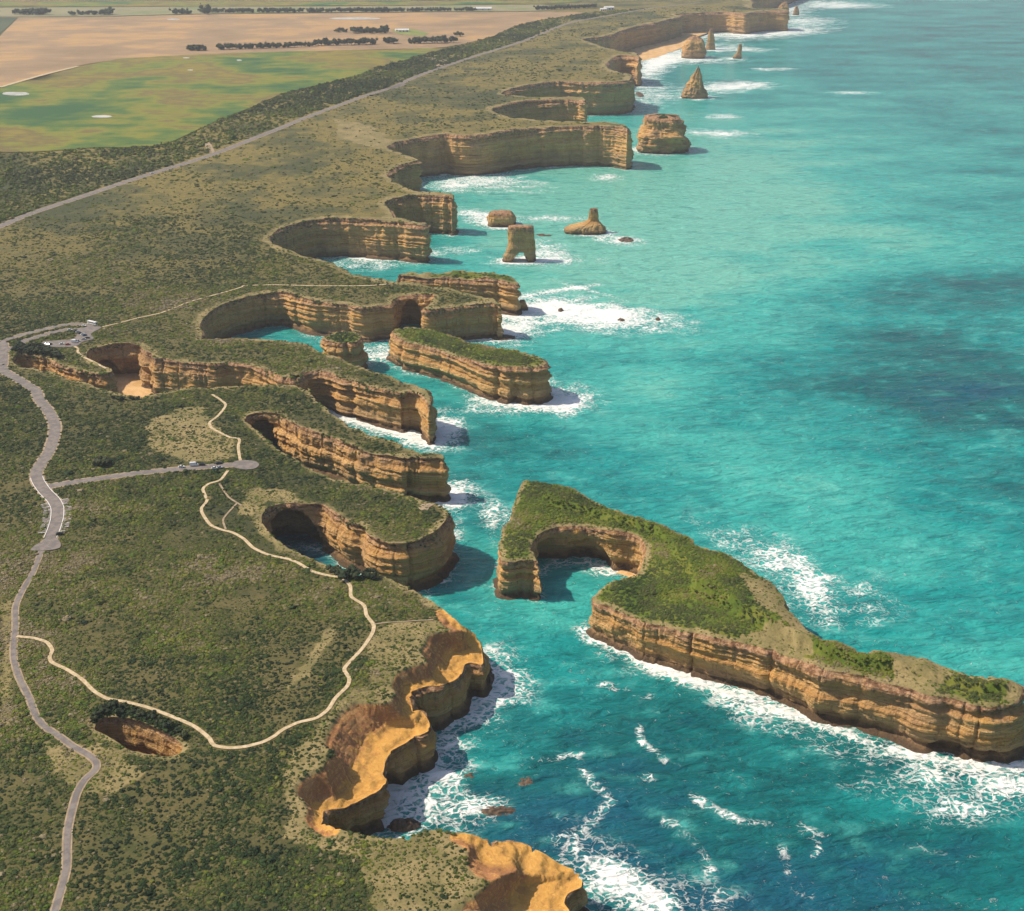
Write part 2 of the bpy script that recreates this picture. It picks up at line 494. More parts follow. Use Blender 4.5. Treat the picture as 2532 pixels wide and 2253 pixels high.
def wall(rim, closed, nrows=28, base_z=-3.0, batter=1.6, amp=1.0, caves=(), arches=(), flip=1.0, crest=1.7):
    """Cliff swept down from the rim (outward = flip * right-hand normal). Returns verts, faces, hf"""
    N = len(rim)
    nor = normals2d(rim, closed, 10) * flip
    f = np.linspace(0, 1, nrows) ** 1.12
    X = np.zeros((nrows, N)); Y = X.copy(); Z = X.copy(); H = X.copy()
    seg = np.linalg.norm(np.diff(rim[:, :2], axis=0), axis=1)
    s = np.concatenate([[0], np.cumsum(seg)])
    total = s[-1] + (np.linalg.norm(rim[0, :2] - rim[-1, :2]) if closed else 0)
    flute = fbm(rim[:, 0] / 11, rim[:, 1] / 11, 4.2, 3)
    lean = vnoise(rim[:, 0] / 45, rim[:, 1] / 45, 2.2)
    style = ss(-0.35, 0.35, vnoise(rim[:, 0] / 70, rim[:, 1] / 70, 11.0))
    slump = 1.3 * np.clip(fbm(rim[:, 0] / 30, rim[:, 1] / 30, 21.0, 3), 0, 1)
    cleft = 3.0 * np.clip(1 - np.abs(vnoise(rim[:, 0] / 24, rim[:, 1] / 24, 7.7)) / 0.10, 0, 1)
    cavei = []
    for (cx, cy, w, h, dep) in caves:
        i0 = int(np.argmin((rim[:, 0] - cx) ** 2 + (rim[:, 1] - cy) ** 2))
        ds = np.abs(s - s[i0])
        if closed:
            ds = np.minimum(ds, total - ds)
        cavei.append((np.sqrt(np.clip(1 - (ds / w) ** 2, 0, 1)), h, dep))
    for r in range(nrows):
        z = rim[:, 2] + (base_z - rim[:, 2]) * f[r]
        hgt = np.maximum(rim[:, 2] - base_z, 1)
        scl = hgt / 37.0
        b = ss(0, 0.07, f[r])
        dip = z + 2.5 * vnoise(rim[:, 0] / 90, rim[:, 1] / 90, 5.0) + 0.5 * vnoise(rim[:, 0] / 12, rim[:, 1] / 12, 6.0)
        lay = np.tanh(3.2 * vnoise(dip / 1.5, s / 160, 0)) * 0.8 + np.tanh(3 * vnoise(dip / 5.5, s / 90, 5)) * 1.4
        fl3 = fbm(rim[:, 0] / 12, rim[:, 1] / 12, 4.2 + z / 22, 3)
        bz = np.floor(dip / 3.1)
        bl = _hash(np.floor(s / 5.3 + 0.6 * np.sin(bz * 3.1)), bz, bz * 0 + 3) - 0.5 + 0.7 * (_hash(np.floor(s / 11.7 + 0.4 * np.sin(bz)), np.floor(dip / 9.0), bz * 0 + 9) - 0.5)
        o = crest * scl ** 1.1 * (1 - np.exp(-f[r] * 14)) * (1 + 0.9 * flute) * (1 + slump)
        o = o + batter * f[r] * (1 + 0.7 * lean) + slump * 2.0 * f[r] + amp * b * (lay * (0.65 + 0.6 * style) + bl * 1.1 * (1.1 - style) + fl3 * 1.7 - cleft * (0.15 + 0.85 * f[r]) * np.clip(0.9 - style, 0, 1)
            + fbm(rim[:, 0] / 6, rim[:, 1] / 6, z / 4, 3) * 1.3 + fbm(rim[:, 0] / 2.0, rim[:, 1] / 2.0, z / 1.6, 2) * 0.8)
        o = o * scl ** 0.5
        o = o - 2.0 * np.exp(-((z - 3.5) / 2.2) ** 2) + 2.2 * ss(1.8, -1.0, z)
        for g, h, dep in cavei:
            t = z / np.maximum(h * g, 0.5)
            o = o - dep * g * (1 - ss(0.72, 1.06, t)) * (0.85 + 0.3 * fbm(rim[:, 0] / 7, rim[:, 1] / 7, z / 5, 2))
        X[r] = rim[:, 0] + nor[:, 0] * o
        Y[r] = rim[:, 1] + nor[:, 1] * o
        Z[r] = z + (0.5 * fbm(rim[:, 0] / 4, rim[:, 1] / 4, z / 4, 2) * b if 0 < r < nrows - 1 else 0)
        H[r] = f[r]
    V = np.stack([X.ravel(), Y.ravel(), Z.ravel()], 1)
    nc = N if closed else N - 1
    r_, c_ = np.meshgrid(np.arange(nrows - 1), np.arange(nc), indexing='ij')
    c2 = (c_ + 1) % N
    q = np.stack([r_ * N + c_, (r_ + 1) * N + c_, (r_ + 1) * N + c2, r_ * N + c2], -1)
    if flip * (area2(rim) if closed else 1) < 0 and closed:
        q = q[..., ::-1]
    keep = np.ones(q.shape[:2], bool)
    extra = []
    for (ax, ay, bx, by, hc, zmax) in arches:
        ia = int(np.argmin((rim[:, 0] - ax) ** 2 + (rim[:, 1] - ay) ** 2))
        ib = int(np.argmin((rim[:, 0] - bx) ** 2 + (rim[:, 1] - by) ** 2))
        loops = []
        rows = []
        for k in range(-hc, hc + 1):
            g = math.sqrt(max(1 - (k / (hc + 0.6)) ** 2, 0)) ** 0.8
            zc = zmax * g
            rr = int(np.argmin(np.abs(Z[:, ia] - zc)))
            rows.append(min(max(rr, 3), nrows - 2))
        for side, i0 in ((1, ia), (-1, ib)):
            cols = [(i0 + side * k) % N for k in range(-hc, hc + 1)]
            lp = [r * N + cols[0] for r in range(nrows - 1, rows[0], -1)]
            for j, c in enumerate(cols):
                if j and rows[j] != rows[j - 1]:
                    st = 1 if rows[j] > rows[j - 1] else -1
                lp.append(rows[j] * N + c)
            lp += [r * N + cols[-1] for r in range(rows[-1] + 1, nrows)]
            loops.append(lp)
            for j in range(len(cols) - 1):
                cc = cols[j] if side == 1 else cols[j + 1]
                keep[max(rows[j], rows[j + 1]):, cc] = False
                # snap the ring of verts just above the opening down to the arch line
                for c, rj in ((cols[j], rows[j]), (cols[j + 1], rows[j + 1])):
                    pass
        la, lb = loops
        n = min(len(la), len(lb))
        for j in range(n - 1):
            extra.append((la[j], la[j + 1], lb[j + 1], lb[j]))
    faces = [q[keep].reshape(-1, 4)]
    if extra:
        faces.append(np.array(extra, np.int32))
    return V, faces, H.ravel()


def cdt_fill(loops, inner):
    """Triangulate the area inside loops (first outer, rest holes) using extra inner points (x, y)."""
    vs, es = [], []
    for lp in loops:
        k = len(vs)
        vs += [Vector((float(p[0]), float(p[1]))) for p in lp]
        es += [(k + i, k + (i + 1) % len(lp)) for i in range(len(lp))]
    nb = len(vs)
    vs += [Vector((float(p[0]), float(p[1]))) for p in inner]
    r = delaunay_2d_cdt(vs, es, [], 2, 1e-4, True)
    co = np.array([(v.x, v.y) for v in r[0]])
    tri = np.array([t for t in r[2] if len(t) == 3], np.int32)
    src = [(o[0] if len(o) else -1) for o in r[3]]
    cx = co[tri].mean(1)
    ins = np.zeros(len(tri), bool)
    for lp in loops:
        ins ^= in_poly(cx[:, 0], cx[:, 1], lp)
    tri = tri[ins]
    return co, tri, np.array(src)


def make_kd(p):
    kd = kdtree.KDTree(len(p))
    for i, q in enumerate(p):
        kd.insert((float(q[0]), float(q[1]), 0.0), i)
    kd.balance()
    return kd


def near(kd, x, y, n=1):
    m = len(x)
    idx = np.zeros((m, n), np.int64)
    dst = np.zeros((m, n))
    if n == 1:
        for i in range(m):
            _, a, d = kd.find((x[i], y[i], 0.0))
            idx[i, 0] = a
            dst[i, 0] = d
    else:
        for i in range(m):
            r = kd.find_n((x[i], y[i], 0.0), n)
            for k in range(n):
                idx[i, k] = r[k][1]
                dst[i, k] = r[k][2]
    return idx, dst


# ------------------------------------------------------------------ scrub prototypes and scatter
import bmesh


def bush_proto(name, seed, mat, tall=0.75):
    rnd = np.random.default_rng(seed)
    bm = bmesh.new()
    bmesh.ops.create_icosphere(bm, subdivisions=2, radius=0.5)
    ox = seed * 7.7
    for v in bm.verts:
        p = np.array(v.co)
        n = float(fbm(p[0] * 3.1 + ox, p[1] * 3.1, p[2] * 3.1, 3))
        k = 1.0 + 0.75 * n + rnd.uniform(-0.12, 0.12)
        v.co = Vector((p[0] * k, p[1] * k, max(p[2] * k * tall * 1.25 + 0.1, -0.25)))
    # leafy sprays standing out of the canopy
    vv = [v.co.copy() for v in bm.verts if v.co.z > 0.05]
    for _ in range(46):
        c = vv[rnd.integers(len(vv))] * rnd.uniform(0.92, 1.22)
        s = rnd.uniform(0.07, 0.16)
        q = [Vector(c) + Vector(rnd.normal(0, s, 3)) for _ in range(3)]
        bm.faces.new([bm.verts.new(a) for a in q])
    bad = [f for f in bm.faces if f.calc_center_median().z < -0.2]
    bmesh.ops.delete(bm, geom=bad, context='FACES')
    me = bpy.data.meshes.new(name)
    bm.to_mesh(me)
    bm.free()
    me.materials.append(mat)
    o = bpy.data.objects.new(name, me)
    return o


def proto_collection(name, mat, n, tall):
    c = bpy.data.collections.new(name)
    for i in range(n):
        c.objects.link(bush_proto(name + '_form', 3 + i * 5, mat, tall))
    return c


PC_SCRUB = proto_collection('heath_bush_forms', M['scrub'], 5, 0.62)


def gn_scatter_group(coll):
    g = bpy.data.node_groups.new('scatter_' + coll.name, 'GeometryNodeTree')
    g.interface.new_socket('Geometry', in_out='INPUT', socket_type='NodeSocketGeometry')
    g.interface.new_socket('Geometry', in_out='OUTPUT', socket_type='NodeSocketGeometry')
    N, L = g.nodes, g.links
    gi, go = N.new('NodeGroupInput'), N.new('NodeGroupOutput')
    iop = N.new('GeometryNodeInstanceOnPoints')
    ci = N.new('GeometryNodeCollectionInfo')
    ci.inputs['Collection'].default_value = coll
    ci.inputs['Separate Children'].default_value = True
    ci.inputs['Reset Children'].default_value = True

    def named(nm, typ):
        a = N.new('GeometryNodeInputNamedAttribute')
        a.data_type = typ
        a.inputs['Name'].default_value = nm
        return a.outputs['Attribute']
    L.new(gi.outputs[0], iop.inputs['Points'])
    L.new(ci.outputs[0], iop.inputs['Instance'])
    iop.inputs['Pick Instance'].default_value = True
    L.new(named('variant', 'INT'), iop.inputs['Instance Index'])
    L.new(named('turn', 'FLOAT_VECTOR'), iop.inputs['Rotation'])
    L.new(named('size', 'FLOAT_VECTOR'), iop.inputs['Scale'])
    L.new(iop.outputs[0], go.inputs[0])
    return g


GN_SCRUB = gn_scatter_group(PC_SCRUB)


def scatter(name, P, size, tint, parent=None, label=None, cat=None, hscale=None, nvar=5):
    n = len(P)
    me = bpy.data.meshes.new(name)
    me.vertices.add(n)
    me.vertices.foreach_set('co', np.asarray(P, np.float32).ravel())
    a = me.attributes.new('turn', 'FLOAT_VECTOR', 'POINT')
    t = np.zeros((n, 3), np.float32)
    t[:, 2] = RNG.uniform(0, 6.28, n)
    t[:, 0] = RNG.normal(0, 0.12, n)
    a.data.foreach_set('vector', t.ravel())
    a = me.attributes.new('size', 'FLOAT_VECTOR', 'POINT')
    hs = RNG.uniform(0.6, 1.15, n) if hscale is None else hscale
    sz = np.stack([size * RNG.uniform(0.8, 1.3, n), size * RNG.uniform(0.8, 1.3, n), size * hs], 1).astype(np.float32)
    a.data.foreach_set('vector', sz.ravel())
    a = me.attributes.new('variant', 'INT', 'POINT')
    a.data.foreach_set('value', RNG.integers(0, nvar, n).astype(np.int32))
    a = me.attributes.new('tint', 'FLOAT', 'POINT')
    a.data.foreach_set('value', np.clip(tint, 0, 1).astype(np.float32))
    o = bpy.data.objects.new(name, me)
    COL.objects.link(o)
    md = o.modifiers.new('scatter', 'NODES')
    md.node_group = GN_SCRUB
    o['kind'] = 'stuff'
    if parent is not None:
        o.parent = parent
    else:
        tag(o, label, cat)
    return o


def sample_tris(V, T, weight):
    """random points on triangles; weight = expected count per m2 at the triangle"""
    a, b, c = V[T[:, 0]], V[T[:, 1]], V[T[:, 2]]
    ar = 0.5 * np.abs((b[:, 0] - a[:, 0]) * (c[:, 1] - a[:, 1]) - (c[:, 0] - a[:, 0]) * (b[:, 1] - a[:, 1]))
    cnt = RNG.poisson(ar * weight)
    k = np.repeat(np.arange(len(T)), cnt)
    r1, r2 = np.sqrt(RNG.random(len(k))), RNG.random(len(k))
    w0, w1, w2 = (1 - r1)[:, None], (r1 * (1 - r2))[:, None], (r1 * r2)[:, None]
    return a[k] * w0 + b[k] * w1 + c[k] * w2, k


# ================================================================== THE MAINLAND
coast = []          # rows: x, y, z, W (width of eroded slope behind the rim), ochre flag


def add(c, seq, z=None, W=9.0, och=0.0):
    for p in pts(c, seq, z):
        coast.append([p[0], p[1], p[2], W, och])


for x, y in ((400, -1500), (150, -500), (60, -100), (75, 120), (55, 240)):
    coast.append([x, y, 22, 30, 1])
add('D', [(1450, 1760, 18), (1440, 1640, 18), (1420, 1595, 18), (1440, 1552, 18), (1515, 1515, 18), (1517, 1440, 19), (1480, 1410, 20)], W=46, och=1)
add('D', [(1400, 1380, 21), (1290, 1335, 23), (1190, 1295, 25), (1060, 1300, 28)], W=34, och=1)
add('D', [(1000, 1270, 30), (900, 1250, 32)], W=14, och=.6)
add('D', [(830, 1245), (735, 1237), (690, 1262), (600, 1280), (530, 1278), (450, 1258), (330, 1243)], W=6)
add('D', [(250, 1220, 33), (212, 1185, 30), (203, 1150, 26)], W=8, och=.3)
add('D', [(220, 1135, 22), (330, 1110, 20)], W=15, och=1)
add('D', [(430, 1052, 20), (520, 1008, 20), (510, 950, 20), (515, 890, 20), (565, 828, 20), (640, 775, 20)], W=30, och=1)
add('D', [(735, 738, 20), (742, 690, 21), (705, 640, 23)], W=28, och=1)
add('D', [(655, 605, 26), (648, 560, 27), (665, 527, 27), (720, 500, 26), (780, 490, 25)], W=9, och=.8)
add('D', [(830, 480, 23), (880, 460, 22), (905, 425, 20), (915, 390, 20), (945, 378, 20), (1000, 388, 20), (1005, 360, 20), (992, 290, 22), (965, 240, 25)], W=22, och=1)
add('D', [(930, 215, 28), (890, 190, 31)], W=12, och=.8)
add('D', [(780, 100), (720, 50), (660, 18)], W=6)
add('E', [(1000, 1112), (930, 1072), (840, 1045), (760, 1048), (700, 1040), (640, 1012), (540, 985), (440, 935), (385, 895), (335, 850), (302, 800), (310, 752), (345, 725),
          (420, 710), (500, 703), (570, 705), (610, 712), (650, 745), (710, 785), (790, 820), (850, 868), (900, 892), (960, 905), (1020, 905), (1110, 880), (1190, 835), (1232, 778), (1232, 742), (1195, 715),
          (1120, 690), (1040, 662), (940, 632), (860, 610), (760, 590), (640, 560), (560, 535), (470, 478), (400, 440), (320, 375), (255, 315), (222, 285), (230, 258), (290, 246), (380, 252), (440, 285),
          (500, 318), (580, 350), (650, 374), (760, 422), (850, 445), (950, 466), (1035, 480), (1060, 466), (1095, 470), (1140, 470), (1190, 465), (1215, 472), (1212, 455), (1180, 448),
          (1110, 446), (1065, 434), (1010, 410), (940, 386), (870, 366), (800, 330), (720, 280), (665, 243), (640, 212), (610, 190), (560, 150), (535, 122)], W=7)
add('Q', [(1950, 685), (1850, 648), (1700, 645), (1500, 655), (1300, 660), (1180, 662), (1080, 680), (1000, 700), (880, 712), (760, 702), (690, 682)], W=6)
add('K', [(1200, 955), (1050, 905), (850, 860), (700, 790), (500, 705), (320, 680), (200, 640), (180, 590), (260, 550), (450, 560), (640, 600), (720, 640), (850, 690), (960, 720), (1060, 735),
          (1200, 770), (1330, 775), (1398, 750), (1385, 722), (1250, 675), (1130, 610), (1070, 560), (1090, 520), (1140, 480), (1230, 440), (1340, 420), (1480, 408), (1650, 408), (1770, 428), (1810, 470),
          (1840, 505), (1915, 535), (1950, 590)], W=6)
add('Q', [(1030, 478), (1150, 492), (1300, 510), (1375, 514), (1430, 502), (1520, 510), (1600, 525), (1700, 560), (1780, 595), (1850, 600), (1920, 590)], W=7)
add('E', [(440, 58), (490, 72), (510, 48), (560, 36), (610, 40), (690, 72), (780, 92), (880, 118), (950, 138), (1000, 148), (1050, 134), (1100, 148), (1138, 185), (1150, 205)], W=7)
add('C', [(948, 800), (900, 772), (830, 750), (760, 718), (690, 700), (650, 684), (600, 655), (510, 625), (450, 601), (300, 581), (150, 575), (0, 571)], W=6)
add('Q', [(1285, 340), (1272, 300), (1262, 265), (1300, 205), (1370, 155), (1500, 104), (1650, 64), (1790, 50)], W=6)
add('C', [(400, 394), (450, 414), (520, 424), (600, 434), (680, 444), (760, 434), (795, 428), (805, 408), (850, 392), (925, 388), (980, 394), (968, 425), (935, 447), (965, 452), (1010, 444), (1080, 436), (1150, 428), (1220, 424), (1254, 436),
          (1245, 414), (1180, 398), (1130, 388), (1060, 368), (980, 356), (930, 346), (870, 338), (815, 334), (720, 318), (640, 302), (600, 272), (520, 237), (420, 217), (350, 200), (300, 175), (280, 150),
          (310, 120), (380, 93), (460, 74), (560, 67), (650, 68), (760, 77), (870, 87), (935, 97)], W=7)
add('B', [(308, 1126), (230, 1112), (165, 1100), (140, 1078), (125, 1050), (105, 1025), (150, 1000), (250, 985), (350, 985), (430, 990), (446, 998), (440, 980), (350, 970), (260, 964), (200, 946), (140, 905),
          (118, 885), (150, 852), (220, 824), (275, 812), (262, 800), (200, 776), (140, 757), (120, 740), (170, 714), (280, 694), (400, 676), (520, 684), (640, 674), (760, 653), (900, 645), (1050, 637), (1200, 637),
          (1300, 645), (1333, 654), (1312, 630), (1220, 614), (1130, 611), (1000, 612), (900, 608), (760, 596), (700, 580), (640, 552), (720, 524), (850, 506), (960, 503), (1080, 503), (1114, 510), (1095, 492),
          (960, 489), (850, 488), (760, 482), (695, 471), (760, 445), (860, 425), (960, 411), (1100, 414), (1250, 414), (1330, 407), (1352, 396), (1350, 376), (1300, 366), (1240, 350), (1225, 325), (1250, 294),
          (1300, 279), (1370, 284), (1392, 292), (1380, 268), (1300, 256), (1200, 234), (1140, 212)], W=10)
add('F', [(690, 197), (780, 186), (840, 176), (900, 152), (1000, 124), (1066, 114), (1090, 109), (1130, 97), (1186, 84), (1184, 76), (1160, 72), (1250, 66), (1330, 61), (1420, 60), (1520, 68), (1548, 62), (1640, 53), (1738, 54),
          (1700, 44), (1600, 43), (1556, 40), (1555, 10), (1562, -8)], W=14)
for x, y in ((1300, 5900), (1900, 7200), (3000, 9500), (6500, 15000)):
    coast.append([x, y, 65, 12, 0])
coast = np.array(coast)
rim = resample(catmull(coast, False, 10), False, lambda y: np.clip(0.0017 * np.abs(y), 0.95, 60))
rim = ragged(rim, False, 1.0)
print('rim points', len(rim))

# sinkhole near the footpath
hole = np.array([[*p, 5, 0.0] for p in pts('L', [(430, 995), (450, 955), (520, 945), (610, 965), (700, 1000), (770, 1030), (815, 1065), (805, 1100), (740, 1118), (660, 1112), (570, 1085), (490, 1040)])])
hole = ragged(resample(catmull(hole, True, 8), True, lambda y: y * 0 + 1.4), True, 0.4)

outer = np.vstack([rim, [[-15000, 15000, 65, 12, 0], [-15000, -1500, 34, 12, 0]]])
kd_rim = make_kd(np.vstack([rim, hole]))
RIMALL = np.vstack([rim, hole])

# roads and paths are surveyed first: the heath keeps clear of them
ROADS = {
    'highway': (11.0, 'road', 'asphalt', pts('A', [(-300, 1260), (0, 1145), (170, 1075), (560, 945), (760, 880), (1080, 780), (1400, 655), (1600, 575), (1840, 487), (2044, 425)])
                + pts('B', [(130, 450), (300, 375), (550, 290), (800, 210), (960, 145), (1050, 112), (1200, 85), (1450, 42), (1700, 15)])),
    'access': (8.0, 'road', 'asphalt', pts('K', [(20, 690), (60, 762), (160, 815), (300, 900), (450, 1000)]) + pts('Q', [(250, 740), (312, 820), (347, 900), (338, 980), (312, 1060), (270, 1130), (232, 1190)])
               + pts('M', [(272, 262), (325, 340), (385, 400), (415, 460), (412, 540), (388, 620), (358, 690), (335, 755)])),
    'entry': (9.0, 'road', 'asphalt', pts('K', [(-160, 420), (-40, 600), (20, 700), (30, 560), (45, 480), (25, 410), (20, 385)])),
    'branch': (6.5, 'road', 'asphalt', pts('Q', [(300, 1290), (420, 1268), (600, 1240), (900, 1200), (1150, 1176), (1400, 1156), (1560, 1143)])),
    'lane1': (6.5, 'road', 'asphalt', pts('K', [(20, 385), (200, 320), (500, 240), (720, 190), (900, 160), (1080, 168), (1230, 215)])),
    'lane2': (7.0, 'road', 'asphalt', pts('K', [(50, 500), (180, 460), (265, 425), (290, 380), (480, 320), (650, 270), (800, 237), (950, 228), (1120, 225)])),
    'walk_s': (2.7, 'path', 'asphalt', pts('M', [(300, 770), (262, 870), (235, 934)]) + pts('L', [(95, 395), (70, 460), (70, 540), (62, 620), (62, 690), (85, 770), (130, 860), (160, 940), (200, 990), (260, 1030), (320, 1075), (390, 1115), (430, 1150), (428, 1185), (380, 1230), (345, 1290), (325, 1360), (305, 1450), (300, 1540), (298, 1620), (280, 1700), (245, 1819), (215, 1950)])),
    'path1': (2.1, 'path', 'path', pts('Q', [(1340, 705), (1390, 735), (1425, 765), (1410, 800), (1370, 845), (1325, 880), (1335, 915), (1400, 950), (1450, 975), (1512, 985), (1505, 1040), (1520, 1130)])),
    'path2': (2.1, 'path', 'path', pts('M', [(1645, 190), (1590, 260), (1510, 285), (1465, 325), (1495, 405), (1455, 460), (1465, 505), (1520, 580), (1600, 615), (1680, 635), (1760, 680), (1830, 745), (1940, 795)])
              + pts('L', [(1290, 240), (1340, 260), (1400, 295), (1470, 315), (1530, 325), (1570, 360), (1575, 410)]) + pts('D', [(409, 98), (422, 150), (458, 200), (450, 245), (400, 320), (320, 405), (310, 430), (335, 470), (325, 510), (265, 570), (230, 625), (170, 670), (80, 690), (0, 725)])
              + pts('L', [(1230, 1035), (1180, 1060), (1100, 1080), (1030, 1085), (960, 1075), (935, 1040), (870, 990), (780, 950), (660, 905), (560, 880), (480, 865), (420, 830), (370, 780), (300, 735), (235, 705), (222, 680), (235, 650), (210, 615), (150, 597), (75, 590)])),
    'spur': (0.9, 'path', 'shoulder', pts('D', [(460, 195), (540, 186), (600, 184), (690, 176), (760, 172)])),
    'track': (1.4, 'path', 'shoulder', pts('M', [(1585, 285), (1650, 380), (1745, 440)])),
    'track2': (1.3, 'path', 'shoulder', pts('M', [(1710, 425), (1650, 490), (1610, 545), (1630, 610)])),
    'cliffwalk': (2.0, 'path', 'path', pts('K', [(1260, 205), (1500, 150), (1750, 85), (2044, 20)]) + pts('Q', [(1200, 120), (1450, 50), (1540, 22)]) + pts('C', [(180, 352), (300, 349), (500, 353), (700, 352), (790, 345)])),
    'beachwalk': (2.2, 'path', 'path', pts('K', [(930, 440), (985, 470), (985, 520), (1050, 575), (1180, 640), (1340, 725)])),
}
road_pts, road_w = [], []
for k, (w, kind, mt, pp) in ROADS.items():
    q = resample(catmull(pp, False, 8), False, lambda y: np.clip(0.004 * y, 1.5, 20))
    ROADS[k] = (w, kind, mt, q)
    road_pts.append(q[:, :2])
    road_w.append(np.full(len(q), w / 2))
LOT = [p[:2] for p in pts('K', [(500, 425), (560, 380), (740, 370), (930, 350), (985, 280), (990, 225), (1150, 190), (1285, 205), (1150, 285), (1185, 350), (1050, 385), (980, 435), (900, 452), (700, 455), (560, 440)])]
BULB = [p[:2] for p in pts('Q', [(1470, 1165), (1480, 1132), (1540, 1122), (1610, 1128), (1640, 1150), (1610, 1175), (1540, 1182)])]
TURN = [p[:2] for p in pts('M', [(220, 770), (250, 735), (310, 705), (340, 680), (400, 670), (440, 720), (430, 755), (330, 772)])]
for poly in (LOT, BULB, TURN):
    a = np.array(poly)
    xs, ys = np.meshgrid(np.arange(a[:, 0].min(), a[:, 0].max(), 2), np.arange(a[:, 1].min(), a[:, 1].max(), 2))
    ok = in_poly(xs.ravel(), ys.ravel(), a)
    road_pts.append(np.stack([xs.ravel()[ok], ys.ravel()[ok]], 1))
    road_w.append(np.full(ok.sum(), 1.5))
road_pts, road_w = np.vstack(road_pts), np.concatenate(road_w)
kd_road = make_kd(road_pts)

DRY = [pts('Q', [(900, 900), (1100, 800), (1290, 780), (1330, 870), (1480, 990), (1500, 1100), (1300, 1140), (1130, 1110), (950, 1050)]),
       pts('D', [(480, 200), (800, 170), (900, 200), (850, 350), (870, 420), (720, 430), (600, 500), (560, 580), (420, 660), (230, 800), (210, 900), (150, 1030), (160, 1230), (60, 1230), (0, 1050), (0, 900), (200, 680), (330, 520), (430, 500), (430, 300)]),
       pts('D', [(0, 520), (250, 180), (290, 200), (130, 450)]),
       pts('D', [(0, 1200), (200, 1200), (460, 1270), (740, 1240), (1100, 1250), (1000, 1360), (1050, 1800), (500, 1800), (380, 1380), (0, 1270)]),
       pts('L', [(180, 1050), (300, 1080), (480, 1080), (650, 1200), (500, 1290), (380, 1300), (250, 1200)]),
       pts('B', [(-150, 600), (-130, 700), (100, 760), (150, 720), (60, 640)]), pts('E', [(230, 640), (300, 620), (480, 640), (500, 690), (330, 700), (200, 780), (180, 740)]),
       pts('L', [(0, 420), (60, 420), (50, 1000), (0, 1000)])]


def und(x, y):
    return 0.7 * vnoise(x / 70, y / 70, 1) * (1 - ss(700, 1500, y)) + 1.2 * vnoise(x / 600, y / 600, 2) * ss(1500, 3000, y)


def ground_z(x, y, full=False):
    x = np.asarray(x, float); y = np.asarray(y, float)
    idx, dst = near(kd_rim, x, y, 8)
    w = 1.0 / (dst - dst[:, :1] + 2.0) ** 2
    w /= w.sum(1, keepdims=True)
    A = RIMALL[idx]
    zr, W, oc = (A[..., 2] * w).sum(1), (A[..., 3] * w).sum(1), (A[..., 4] * w).sum(1)
    d = dst[:, 0]
    zt = plateau(y)
    fade = ss(0, 25, d)
    q = np.clip(1 - d / W, 0, 1)
    k = q * q * (3 - 2 * q) * 0.5 + q * 0.5
    ko = np.clip(oc * 1.5, 0, 1)
    k = k * (1 - ko) + (0.68 * ss(0.0, 0.6, q) + 0.32 * q) * ko
    lo = np.minimum(zr, zt)
    z = (zt + und(x, y) * fade) * (1 - k) + lo * k
    if not full:
        return z
    return z, d, W, oc, q


# interior survey points, denser near the camera
inner = []
yy = -1400.0
while yy < 14500:
    s = float(np.clip(0.0065 * abs(yy), 3.6, 400)) if yy > 250 else 25.0
    xs = np.arange(-0.62 * max(yy, 400) - 60, 0.30 * max(yy, 400) + 60, s)
    inner.append(np.stack([xs + RNG.uniform(-.3, .3, len(xs)) * s, np.full(len(xs), yy) + RNG.uniform(-.3, .3, len(xs)) * s], 1))
    yy += s * 0.9
far = np.stack(np.meshgrid(np.linspace(-14000, 14000, 30), np.linspace(-1400, 14500, 24)), -1).reshape(-1, 2)
inner = np.vstack(inner + [far])
ix, dd = near(kd_rim, inner[:, 0], inner[:, 1])
keepm = dd[:, 0] > np.clip(0.0035 * np.abs(inner[:, 1]), 1.6, 60)
inner = inner[keepm]
# finer points on the eroded orange slopes
oc_src = rim[(rim[:, 4] > 0.2) & (rim[:, 1] > 250)]
nn = normals2d(rim, False, 10)[(rim[:, 4] > 0.2) & (rim[:, 1] > 250)]
fine = []
for k in range(1, 46):
    dq = 1.08 * k
    sel = (oc_src[:, 3] + 4 > dq)
    sel[::2] &= (k % 2 == 0) | (oc_src[::2, 1] < 620)
    fine.append(oc_src[sel, :2] - nn[sel] * dq + RNG.uniform(-.3, .3, (sel.sum(), 2)))
fine = np.vstack(fine)
ix, dd = near(kd_rim, fine[:, 0], fine[:, 1])
fine = fine[dd[:, 0] > 0.8]
fine = fine[np.unique(np.round(fine / 0.7).astype(int), axis=0, return_index=True)[1]]
co, tri, src = cdt_fill([outer[:, :2], hole[:, :2]], np.vstack([inner, fine]))
z, d, W, oc, q = ground_z(co[:, 0], co[:, 1], True)
nrim = len(rim)
isr = (src >= 0) & (src < nrim)
z[isr] = rim[src[isr], 2]
ish = (src >= nrim + 2) & (src < nrim + 2 + len(hole))
z[ish] = hole[src[ish] - nrim - 2, 2]
ochre = np.where((oc > 0.15), q * np.clip(oc * 1.6, 0, 1), 0)
